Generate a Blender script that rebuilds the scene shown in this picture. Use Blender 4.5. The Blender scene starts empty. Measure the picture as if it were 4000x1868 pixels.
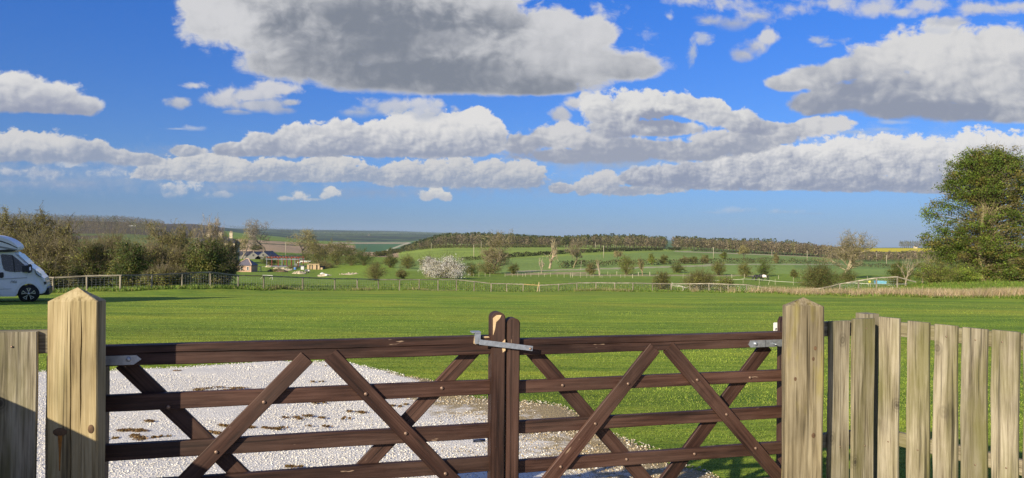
import bpy, bmesh, math, random
import numpy as np
from mathutils import Vector, Matrix, noise as mnoise

S = bpy.context.scene
COL = S.collection
rad = math.radians

# ------------------------------------------------------------------ camera, sky, sun, exposure
PW, PH, F, HY = 4000.0, 1868.0, 2800.0, 937.0     # photograph size, focal length in its pixels, eye level
ROLL = rad(0.5)
cam_d = bpy.data.cameras.new('camera')
cam = bpy.data.objects.new('camera', cam_d)
COL.objects.link(cam)
cam_d.sensor_fit = 'HORIZONTAL'
cam_d.sensor_width = 36.0
cam_d.lens = 36.0 * F / PW
cam_d.clip_start = 0.05
cam_d.clip_end = 200000.0
EYE = Vector((0.0, 0.0, 1.72))
cam.matrix_world = Matrix.Translation(EYE) @ Matrix.Rotation(rad(90), 4, 'X') @ Matrix.Rotation(ROLL, 4, 'Z')
S.camera = cam

SUN_EL, SUN_AZ = 22.0, 36.0        # height, and the angle by which light travels to the right of the view
world = bpy.data.worlds.new('World')
S.world = world
world.use_nodes = True
wt = world.node_tree
wt.nodes.clear()
sky = wt.nodes.new('ShaderNodeTexSky')
sky.sky_type = 'NISHITA'
sky.sun_disc = False
sky.sun_elevation = rad(SUN_EL)
sky.sun_rotation = rad(180 + SUN_AZ)
sky.altitude = 200
sky.air_density = 1.0
sky.dust_density = 0.0
sky.ozone_density = 3.0
bg = wt.nodes.new('ShaderNodeBackground')
bg.inputs[1].default_value = 1.0
SKY = 0.08
world.cycles.sampling_method = 'MANUAL'
world.cycles.sample_map_resolution = 256
wo = wt.nodes.new('ShaderNodeOutputWorld')
sx = wt.nodes.new('ShaderNodeSeparateXYZ')
ramp = wt.nodes.new('ShaderNodeValToRGB')           # clear spring air: bluer towards the zenith, less yellow at the skyline
els = ramp.color_ramp.elements
els[0].position, els[0].color = 0.0, (0.22, 0.31, 0.62, 1)
els[1].position, els[1].color = 0.35, (0.22, 0.60, 1.28, 1)
e = els.new(0.10); e.color = (0.33, 0.50, 0.87, 1)
mul = wt.nodes.new('ShaderNodeMix'); mul.data_type = 'RGBA'; mul.blend_type = 'MULTIPLY'
mul.inputs[0].default_value = 1.0
tc = wt.nodes.new('ShaderNodeTexCoord')
wt.links.new(tc.outputs['Generated'], sx.inputs[0])
wt.links.new(sx.outputs['Z'], ramp.inputs[0])
wt.links.new(sky.outputs[0], mul.inputs[6])
wt.links.new(ramp.outputs[0], mul.inputs[7])
wt.links.new(bg.outputs[0], wo.inputs[0])
# clouds of a fair spring day, laid out by direction in the sky (hundredths of 2800 per unit of slope), drawn with procedural noise, sunlit tops and shaded bases painted in
def W(op, *ins):
    n = wt.nodes.new('ShaderNodeMath'); n.operation = op
    for i, s in enumerate(ins):
        if isinstance(s, (int, float)): n.inputs[i].default_value = s
        else: wt.links.new(s, n.inputs[i])
    return n.outputs[0]
def WV(op, *ins):
    n = wt.nodes.new('ShaderNodeVectorMath'); n.operation = op
    for i, s in enumerate(ins):
        if isinstance(s, tuple): n.inputs[i].default_value = s
        else: wt.links.new(s, n.inputs[i])
    return n.outputs['Value'] if op in ('LENGTH', 'DOT_PRODUCT') else n.outputs[0]
def WR(x, lo, hi, a=0.0, b=1.0, smooth=True):
    n = wt.nodes.new('ShaderNodeMapRange'); n.interpolation_type = 'SMOOTHSTEP' if smooth else 'LINEAR'
    for i, s in enumerate((x, lo, hi, a, b)):
        if isinstance(s, (int, float)): n.inputs[i].default_value = s
        else: wt.links.new(s, n.inputs[i])
    return n.outputs[0]
def WM(fac, a, b):
    n = wt.nodes.new('ShaderNodeMix'); n.data_type = 'RGBA'
    for s, i in ((fac, 0), (a, 6), (b, 7)):
        if isinstance(s, tuple): n.inputs[i].default_value = (*s, 1)
        elif isinstance(s, (int, float)): n.inputs[i].default_value = s
        else: wt.links.new(s, n.inputs[i])
    return n.outputs[2]
def WN(vec, scale, detail, rough, dist=0.0):
    n = wt.nodes.new('ShaderNodeTexNoise'); n.noise_dimensions = '2D'
    n.inputs['Scale'].default_value = scale; n.inputs['Detail'].default_value = detail
    n.inputs['Roughness'].default_value = rough; n.inputs['Distortion'].default_value = dist
    wt.links.new(vec, n.inputs['Vector']); return n
def WP(vec, scale, detail, rough):
    """Rounded heads: fractal smooth cells."""
    n = wt.nodes.new('ShaderNodeTexVoronoi'); n.voronoi_dimensions = '2D'; n.feature = 'F1'; n.normalize = True
    n.inputs['Scale'].default_value = scale; n.inputs['Detail'].default_value = detail; n.inputs['Roughness'].default_value = rough
    n.inputs['Lacunarity'].default_value = 2.3
    wt.links.new(vec, n.inputs['Vector']); return n.outputs['Distance']
dx_, dy_, dz_ = sx.outputs[0], sx.outputs[1], sx.outputs[2]
yy_ = W('MAXIMUM', dy_, .05)
su = W('DIVIDE', dx_, yy_); sv = W('DIVIDE', dz_, yy_)
SX = W('MULTIPLY_ADD', su, 28.0, 20.0)                     # across, in hundreds
SY = W('SUBTRACT', 9.37, W('MULTIPLY', sv, 28.0))          # down
cP = wt.nodes.new('ShaderNodeCombineXYZ'); wt.links.new(SX, cP.inputs[0]); wt.links.new(SY, cP.inputs[1]); P_ = cP.outputs[0]
# three sizes of cloud noise: overhead, middle distance, far (a level cloud deck looks finer towards the horizon)
def noise_set(g, seed):
    q = WV('MULTIPLY_ADD', P_, (g, g * 1.25, 0), (seed, seed * 1.7, 0))
    wr = WN(q, .9, 2, .5)
    qw = WV('MULTIPLY_ADD', wr.outputs['Color'], (.45, .45, 0), q)
    def field(v, det=7, pd=2, r=.54):
        a = W('SUBTRACT', WN(v, .95, det, r).outputs[0], .5)
        return W('MULTIPLY_ADD', W('SUBTRACT', .42, WP(v, 1.9, pd, .6)), .55, W('MULTIPLY', a, 1.25))
    n0 = field(qw); r0 = field(qw, 4, 1, .5); n1 = field(WV('ADD', qw, (-.13, -.14, 0)), 4, 1, .5)
    nf = W('SUBTRACT', WN(q, .45, 3, .5).outputs[0], .5)
    nw = W('SUBTRACT', WN(WV('MULTIPLY', qw, (1, 1.5, 1)), 2.6, 6, .66, .4).outputs[0], .5)
    return n0, W('SUBTRACT', r0, n1), nf, nw
NEAR, MID, FAR = noise_set(.62, 3.0), noise_set(1.05, 11.0), noise_set(1.75, 23.0)
WHITE, GREY = (.460, .455, .460), (.205, .225, .285)
def layer(under, lumps, base, A=.55, w=.10, top=WHITE, bot=GREY, opac=1.0, lo=-.02, hi=.92, H=None, soft=.35, rel=.62, wisp=.3, darks=(), bcut=True, tex=.35, rim=.16):
    n0, relief, nf, nw = NEAR if base < 530 else (MID if base < 665 else FAR)
    A *= 2.1
    d = None
    for (px, py, rx, ry) in lumps:
        l = WV('LENGTH', WV('MULTIPLY_ADD', P_, (100 / rx, 100 / ry, 0), (-px / rx, -py / ry, 0)))
        d = l if d is None else W('SMOOTH_MIN', d, l, .30)
    m = W('SUBTRACT', 1.0, d)
    ytop = min(py - ry for _, py, _, ry in lumps)
    H = H or (base - ytop) / 100
    t = W('DIVIDE', W('SUBTRACT', W('MULTIPLY_ADD', nf, .25 * H, base / 100), SY), H)
    tc_ = W('MINIMUM', W('MAXIMUM', t, 0.0), 1.0)
    amp = W('MULTIPLY_ADD', tc_, A * .75, A * .35) if bcut else A
    f = W('ADD', m, W('MULTIPLY', n0, amp))
    f = W('MULTIPLY_ADD', nw, wisp, f)
    if bcut: f = W('SMOOTH_MIN', f, W('MULTIPLY_ADD', t, 1 / soft, W('MULTIPLY', n0, .5)), .2)
    al = WR(f, -.03, w * 1.75, 0.0, opac)
    s = W('MULTIPLY_ADD', relief, rel, W('MULTIPLY_ADD', nf, .55, tc_))
    s = W('MULTIPLY_ADD', n0, tex, s)
    s = W('MULTIPLY_ADD', WR(f, 0.0, .42, 1.0, 0.0), rim, s)
    for (px, py, rx, ry, k) in darks:
        l = WV('LENGTH', WV('MULTIPLY_ADD', P_, (100 / rx, 100 / ry, 0), (-px / rx, -py / ry, 0)))
        s = W('MULTIPLY_ADD', WR(W('MULTIPLY_ADD', n0, .5, l), 1.15, .2), -k, s)
    return WM(al, under, WM(WR(s, lo, hi), bot, top))
base_sky = WV('SCALE', mul.outputs[2]); base_sky.node.inputs[3].default_value = SKY
HAZ = (.165, .225, .335)
FARB, FART = (.190, .240, .345), (.40, .415, .45)
c = base_sky
far = dict(top=FART, bot=FARB)
c = layer(c, [(2880, 818, 110, 16), (2780, 826, 70, 9), (3060, 822, 90, 11), (3180, 828, 70, 7)], 836, A=.8, w=.8, opac=.45, **far)
c = layer(c, [(300, 735, 520, 50), (900, 745, 400, 45), (1500, 760, 500, 36), (100, 690, 300, 60), (600, 640, 700, 60), (1900, 730, 700, 50), (2400, 640, 400, 50)], 800, A=.5, w=.9, opac=.85, top=(0.221, 0.267, 0.354), bot=(.175, .23, .34), bcut=False)
c = layer(c, [(700, 690, 1100, 90), (2200, 620, 1100, 110), (3300, 560, 900, 90)], 640, A=.95, w=1.1, opac=.42, top=(.38, .40, .445), bot=(.25, .30, .38), bcut=False, wisp=.9)
c = layer(c, [(690, 750, 50, 36), (740, 735, 55, 26), (665, 778, 26, 18), (860, 775, 60, 14)], 796, A=1.2, w=.4, opac=.85, top=(0.405, 0.414, 0.432), bot=(.22, .27, .36))
c = layer(c, [(1120, 786, 42, 13), (1165, 776, 44, 19), (1215, 790, 50, 7), (1295, 756, 30, 22), (1270, 775, 26, 14)], 800, A=1.1, w=.4, top=(0.432, 0.432, 0.432), bot=(.26, .30, .37))
c = layer(c, [(1668, 772, 34, 24), (1702, 757, 36, 28), (1740, 776, 32, 20)], 796, A=.8, w=.2, top=(0.478, 0.469, 0.451), bot=(.30, .32, .37))
c = layer(c, [(60, 690, 100, 16), (170, 695, 110, 26), (280, 660, 80, 18), (60, 738, 80, 14), (250, 745, 60, 14), (420, 690, 90, 22), (560, 660, 60, 20)], 760, A=.85, w=.5, opac=.8, top=(0.368, 0.386, 0.423), bot=FARB)
c = layer(c, [(2190, 738, 60, 22), (2290, 728, 60, 40), (2370, 718, 70, 48), (2450, 745, 90, 22), (2560, 735, 120, 24)], 768, A=.55, w=.14, top=(0.414, 0.409, 0.419), bot=(.21, .24, .315))
c = layer(c, [(1530, 690, 70, 46), (1620, 682, 80, 50), (1710, 672, 80, 54), (1800, 662, 70, 56), (1890, 680, 70, 50), (1970, 690, 70, 50), (2060, 685, 60, 56), (1760, 712, 330, 30), (2000, 690, 150, 60)], 742, A=.5, w=.12, top=(0.423, 0.419, 0.423), bot=(.20, .235, .315))
c = layer(c, [(580, 690, 70, 32), (670, 672, 80, 50), (760, 657, 80, 50), (850, 652, 70, 50), (940, 672, 80, 46), (1040, 676, 90, 44), (1140, 682, 90, 42), (1230, 668, 80, 50), (1330, 682, 90, 44), (1430, 690, 90, 38), (820, 622, 40, 16), (1000, 700, 480, 30), (1300, 640, 120, 26)], 724, A=.5, w=.12, top=(0.432, 0.428, 0.428), bot=(.195, .235, .32))
c = layer(c, [(-60, 585, 130, 70), (60, 575, 110, 60), (160, 585, 110, 60), (260, 600, 110, 52), (360, 615, 100, 48), (460, 632, 100, 36), (560, 640, 80, 28), (720, 605, 80, 24), (100, 630, 320, 40)], 662, A=.55, w=.14, top=(0.432, 0.428, 0.432), bot=(.19, .225, .305))
c = layer(c, [(2500, 690, 90, 44), (2600, 688, 90, 54), (2700, 680, 90, 62), (2800, 665, 90, 78), (2900, 650, 90, 84), (3000, 638, 100, 88), (3060, 612, 66, 54), (3150, 640, 120, 92), (3260, 628, 120, 98), (3370, 616, 120, 104), (3460, 598, 100, 88), (3560, 618, 110, 100), (3680, 622, 130, 100), (3790, 572, 84, 84), (3880, 606, 130, 108), (4000, 600, 130, 98), (4120, 620, 150, 100), (3300, 710, 360, 34), (3700, 715, 360, 34), (2900, 715, 300, 28)], 750, A=.34, w=.11, top=(0.515, 0.506, 0.501), bot=(.185, .21, .285), lo=-.02, hi=.92, soft=.26, rel=.42)
c = layer(c, [(920, 600, 100, 34), (1030, 580, 100, 54), (1140, 556, 100, 66), (1250, 550, 100, 66), (1340, 545, 100, 70), (1450, 548, 100, 66), (1550, 528, 110, 82), (1660, 522, 110, 82), (1760, 515, 100, 82), (1870, 490, 84, 62), (1925, 530, 54, 66), (1860, 568, 110, 50), (1650, 585, 300, 44), (1300, 595, 330, 36)], 628, A=.45, w=.10, top=(0.497, 0.488, 0.483), bot=(.20, .225, .295), soft=.25)
c = layer(c, [(2040, 562, 80, 44), (2120, 538, 90, 50), (2210, 532, 90, 56), (2300, 560, 80, 46), (2450, 580, 220, 50), (2680, 585, 220, 46), (2300, 610, 300, 34), (2850, 550, 200, 50), (3010, 520, 140, 44), (3100, 500, 100, 40), (3180, 484, 100, 38), (3270, 474, 70, 28)], 645, A=.55, w=.16, top=(0.432, 0.428, 0.437), bot=(.215, .235, .295), lo=.2, hi=.95)
c = layer(c, [(2185, 448, 44, 34), (2240, 405, 46, 36), (2275, 375, 34, 26)], 480, A=1.0, w=.3, top=(0.451, 0.446, 0.451), bot=(.27, .29, .35), H=1.6)
c = layer(c, [(2340, 430, 74, 74), (2440, 418, 80, 70), (2550, 410, 90, 60), (2640, 402, 90, 54), (2740, 424, 84, 54), (2800, 446, 70, 54), (2890, 468, 90, 50), (2970, 494, 70, 34), (2400, 492, 120, 50), (2560, 500, 200, 34)], 548, A=.5, w=.12, top=(0.488, 0.483, 0.478), bot=(.20, .22, .285), darks=[(2560, 462, 120, 46, .75)])
c = layer(c, [(3330, 508, 110, 12), (3450, 496, 100, 12), (3480, 468, 90, 12)], 526, A=.9, w=.6, opac=.6, top=(0.331, 0.368, 0.423), bot=(.28, .34, .43))
c = layer(c, [(755, 515, 56, 14), (690, 518, 60, 6)], 528, A=1.4, w=.8, opac=.8, top=(0.386, 0.405, 0.451), bot=(.28, .34, .44))
c = layer(c, [(1400, 446, 80, 26), (1490, 424, 80, 32), (1560, 432, 50, 26)], 474, A=1.3, w=.6, opac=.9, top=(0.386, 0.391, 0.423), bot=(.26, .30, .37))
c = layer(c, [(1640, 415, 46, 36), (1700, 408, 46, 30), (1690, 445, 50, 36), (1650, 462, 40, 26), (1775, 430, 24, 30)], 490, A=1.6, w=.6, opac=.9, top=(0.432, 0.432, 0.451), bot=(.28, .31, .38), wisp=.6)
c = layer(c, [(700, 416, 56, 30), (860, 402, 110, 36), (960, 380, 140, 46), (1050, 358, 100, 36), (1010, 422, 140, 30), (1100, 444, 70, 18), (920, 452, 66, 13), (750, 350, 70, 16), (1130, 412, 44, 14)], 470, A=1.15, w=.4, opac=.95, top=(0.432, 0.428, 0.442), bot=(.255, .28, .345))
c = layer(c, [(-120, 395, 170, 80), (0, 380, 130, 78), (90, 385, 130, 80), (200, 408, 130, 70), (310, 436, 90, 48)], 470, A=.42, w=.13, top=(0.478, 0.474, 0.474), bot=(.20, .22, .29), soft=.25)
# right hand bank of cloud
c = layer(c, [(3070, 318, 90, 36), (3180, 292, 120, 48), (3300, 262, 120, 54), (3420, 230, 140, 74), (3550, 200, 170, 92), (3700, 185, 180, 108), (3850, 180, 180, 108), (4000, 205, 170, 110), (4150, 260, 180, 120), (3180, 400, 110, 50), (3300, 372, 150, 62), (3450, 340, 180, 84), (3650, 330, 210, 95), (3850, 330, 210, 105), (4050, 350, 220, 105), (3560, 420, 250, 44), (3850, 425, 320, 48)], 478, A=.45, w=.16, top=(0.460, 0.455, 0.455), bot=(.185, .205, .26), lo=-.10, hi=.92, soft=.26, darks=[(3560, 420, 420, 60, .40), (3330, 330, 150, 40, .25)])
# high torn scraps
c = layer(c, [(2690, -8, 120, 40), (2800, 5, 150, 36), (2760, 78, 70, 26), (2860, 88, 100, 32), (2960, 60, 110, 34), (3090, 30, 130, 40), (3240, 6, 140, 34), (3400, 18, 140, 36), (3500, 36, 90, 20), (3700, 72, 90, 20), (3850, 20, 140, 28), (3990, 8, 120, 26), (3600, 0, 150, 30)], 130, A=1.35, w=.7, opac=.92, top=(0.396, 0.400, 0.432), bot=(.25, .275, .33), wisp=.7, H=1.3)
c = layer(c, [(2700, 200, 18, 44), (2735, 140, 26, 30), (2610, 60, 36, 22), (2480, 120, 60, 36), (2380, 60, 60, 36), (2330, 30, 60, 30), (3180, 150, 80, 16), (3230, 165, 26, 10), (3640, 110, 70, 12)], 250, A=1.8, w=.8, opac=.8, top=(0.405, 0.414, 0.451), bot=(.28, .32, .39), wisp=1.0, bcut=False)
c = layer(c, [(2900, 212, 50, 28), (2940, 180, 56, 40), (2985, 140, 44, 36)], 250, A=1.2, w=.5, opac=.95, top=(0.423, 0.423, 0.442), bot=(.27, .29, .35), H=1.6)
# the big dark one over the middle
c = layer(c, [(1020, 40, 330, 200), (1300, 80, 430, 220), (1650, 100, 430, 230), (1900, 200, 420, 170), (2200, 250, 300, 110), (2430, 262, 190, 62), (2080, 140, 200, 110), (2300, 130, 130, 70), (2150, 90, 100, 60), (820, 60, 160, 140), (1200, 250, 300, 90), (1500, 310, 330, 70), (1750, 330, 320, 60), (2050, 340, 300, 40), (1500, -60, 600, 140)], 392, A=.36, w=.16, top=(0.423, 0.423, 0.437), bot=(.142, .158, .192), lo=-.42, hi=1.0, H=3.4, soft=.20, rel=.45, wisp=.30, tex=.18, rim=.6,
          darks=[(1480, 150, 640, 190, .85), (1300, 20, 540, 150, .7), (1950, 60, 240, 110, .5), (1800, 290, 420, 90, .55), (2100, 340, 260, 60, .35)])
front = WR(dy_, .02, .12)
thin = WR(WN(WV('MULTIPLY', tc.outputs['Generated'], (1, 1, 2)), 2.2, 4, .55).outputs[0], .38, .68, .12, .75)  # unseen pale cloud behind the camera, added to make the fill less blue
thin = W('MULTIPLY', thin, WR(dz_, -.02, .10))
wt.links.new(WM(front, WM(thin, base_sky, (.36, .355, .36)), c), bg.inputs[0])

sun_d = bpy.data.lights.new('sun', 'SUN')
sun_d.energy = 5.0
sun_d.angle = rad(0.53)
sun_d.color = (1.0, 0.885, 0.70)
sun = bpy.data.objects.new('sun', sun_d)
COL.objects.link(sun)
sd = Vector((math.sin(rad(SUN_AZ)) * math.cos(rad(SUN_EL)), math.cos(rad(SUN_AZ)) * math.cos(rad(SUN_EL)), -math.sin(rad(SUN_EL))))
sun.rotation_euler = sd.to_track_quat('-Z', 'Y').to_euler()

S.view_settings.view_transform = 'Standard'
S.view_settings.look = 'None'
S.view_settings.gamma = 1.0
S.view_settings.exposure = 0.6
S.render.engine = 'CYCLES'
cy = S.cycles
cy.use_denoising = True
cy.denoising_prefilter = 'NONE'
cy.max_bounces = 8
cy.diffuse_bounces = 3
cy.glossy_bounces = 2
cy.transmission_bounces = 4
cy.transparent_max_bounces = 24
cy.volume_bounces = 2
cy.sample_clamp_indirect = 8.0
cy.volume_max_steps = 256

# ------------------------------------------------------------------ small helpers
cr, sr = math.cos(ROLL), math.sin(ROLL)

def ray(px, py):
    """Direction through a pixel of the photograph, with unit depth along +Y."""
    u, v = (px - PW / 2) / F, -(py - PH / 2) / F
    return Vector((u * cr - v * sr, 1.0, u * sr + v * cr))

def at(px, py, d):
    return EYE + ray(px, py) * d

rng = np.random.default_rng(11)
_lat = rng.random((64, 64, 64)).astype(np.float32)
_lat = _lat * 2 - 1

def vnoise(p):
    """Smooth value noise on an (n,3) array, period 64, range about -1..1."""
    i = np.floor(p).astype(np.int32)
    f = (p - i).astype(np.float32)
    f = f * f * (3 - 2 * f)
    i0 = i & 63
    i1 = (i + 1) & 63
    x0, y0, z0 = i0[:, 0], i0[:, 1], i0[:, 2]
    x1, y1, z1 = i1[:, 0], i1[:, 1], i1[:, 2]
    fx, fy, fz = f[:, 0], f[:, 1], f[:, 2]
    a = _lat[x0, y0, z0] * (1 - fx) + _lat[x1, y0, z0] * fx
    b = _lat[x0, y1, z0] * (1 - fx) + _lat[x1, y1, z0] * fx
    c = _lat[x0, y0, z1] * (1 - fx) + _lat[x1, y0, z1] * fx
    d = _lat[x0, y1, z1] * (1 - fx) + _lat[x1, y1, z1] * fx
    return (a * (1 - fy) + b * fy) * (1 - fz) + (c * (1 - fy) + d * fy) * fz

def fbm(p, octaves=4, gain=0.5, lac=2.03):
    out = np.zeros(len(p), np.float32)
    a, s = 1.0, 1.0
    for k in range(octaves):
        out += a * vnoise(p * s + 17.3 * k)
        a *= gain
        s *= lac
    return out

def billow(p, octaves=4, gain=0.5, lac=2.1):
    out = np.zeros(len(p), np.float32)
    a, s = 1.0, 1.0
    for k in range(octaves):
        out += a * (0.55 - 2.0 * np.abs(vnoise(p * s + 9.7 * k)))
        a *= gain
        s *= lac
    return out

def tag(o, label=None, cat=None, group=None, kind=None):
    if label: o['label'] = label
    if cat: o['category'] = cat
    if group: o['group'] = group
    if kind: o['kind'] = kind
    return o

def mesh_obj(name, verts, faces, mat=None, parent=None, smooth=False, loc=None):
    me = bpy.data.meshes.new(name)
    me.from_pydata([tuple(v) for v in verts], [], [tuple(f) for f in faces])
    if mat: me.materials.append(mat)
    if smooth: me.polygons.foreach_set('use_smooth', [True] * len(me.polygons))
    o = bpy.data.objects.new(name, me)
    COL.objects.link(o)
    if parent: o.parent = parent
    if loc is not None: o.location = loc
    return o

def np_mesh(name, v, loops, counts, mat=None, parent=None, smooth=False):
    """Mesh from numpy arrays: vertices, flat loop indices, polygon sizes."""
    me = bpy.data.meshes.new(name)
    v = np.ascontiguousarray(v, np.float32)
    me.vertices.add(len(v)); me.vertices.foreach_set('co', v.ravel())
    loops = np.ascontiguousarray(loops, np.int32).ravel()
    me.loops.add(len(loops)); me.loops.foreach_set('vertex_index', loops)
    counts = np.asarray(counts, np.int32)
    st = np.zeros(len(counts), np.int32); st[1:] = np.cumsum(counts)[:-1]
    me.polygons.add(len(counts)); me.polygons.foreach_set('loop_start', st)
    if smooth: me.polygons.foreach_set('use_smooth', np.ones(len(counts), bool))
    me.update(calc_edges=True)
    if mat: me.materials.append(mat)
    o = bpy.data.objects.new(name, me)
    COL.objects.link(o)
    if parent: o.parent = parent
    return o
# ------------------------------------------------------------------ materials
def new_mat(name):
    m = bpy.data.materials.new(name)
    m.use_nodes = True
    t = m.node_tree
    return m, t, t.nodes['Principled BSDF']

def nd(t, kind, **kw):
    n = t.nodes.new(kind)
    for k, v in kw.items():
        if k in n.inputs.keys() if isinstance(k, str) else False:
            n.inputs[k].default_value = v
        else:
            setattr(n, k, v)
    return n

def ramp_node(t, stops):
    r = t.nodes.new('ShaderNodeValToRGB')
    e = r.color_ramp.elements
    e[0].position, e[0].color = stops[0][0], (*stops[0][1], 1)
    e[1].position, e[1].color = stops[-1][0], (*stops[-1][1], 1)
    for p, c in stops[1:-1]:
        x = e.new(p); x.color = (*c, 1)
    return r

def noise_node(t, scale, detail=4, rough=.55, vec=None, stretch=None, coord='Object', dist=0.0):
    tc = t.nodes.new('ShaderNodeTexCoord')
    mp = t.nodes.new('ShaderNodeMapping')
    if stretch: mp.inputs['Scale'].default_value = stretch
    n = t.nodes.new('ShaderNodeTexNoise')
    n.inputs['Scale'].default_value = scale
    n.inputs['Detail'].default_value = detail
    n.inputs['Roughness'].default_value = rough
    n.inputs['Distortion'].default_value = dist
    t.links.new(tc.outputs[coord], mp.inputs[0])
    t.links.new(mp.outputs[0], n.inputs['Vector'])
    return n

def mixc(t, a, b, fac, mode='MIX'):
    m = t.nodes.new('ShaderNodeMix'); m.data_type = 'RGBA'; m.blend_type = mode
    for s, i in ((fac, 0), (a, 6), (b, 7)):
        if hasattr(s, 'links') or hasattr(s, 'is_linked'):
            t.links.new(s, m.inputs[i])
        elif i == 0: m.inputs[0].default_value = s
        else: m.inputs[i].default_value = (*s, 1)
    return m.outputs[2]

def bump(t, b, height, strength, dist):
    n = t.nodes.new('ShaderNodeBump')
    n.inputs['Strength'].default_value = strength
    n.inputs['Distance'].default_value = dist
    t.links.new(height, n.inputs['Height'])
    t.links.new(n.outputs[0], b.inputs['Normal'])

def plain(name, col, rough=.6, metal=0.0, var=.15, scale=6.0, spec=.5, coat=0.0):
    """A colour with slight uneven weathering."""
    m, t, b = new_mat(name)
    n = noise_node(t, scale, 5, .6)
    r = ramp_node(t, [(.3, tuple(c * (1 - var) for c in col)), (.7, tuple(min(1, c * (1 + var)) for c in col))])
    t.links.new(n.outputs[0], r.inputs[0])
    t.links.new(r.outputs[0], b.inputs['Base Color'])
    b.inputs['Roughness'].default_value = rough
    b.inputs['Metallic'].default_value = metal
    b.inputs['Specular IOR Level'].default_value = spec
    b.inputs['Coat Weight'].default_value = coat
    return m

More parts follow.
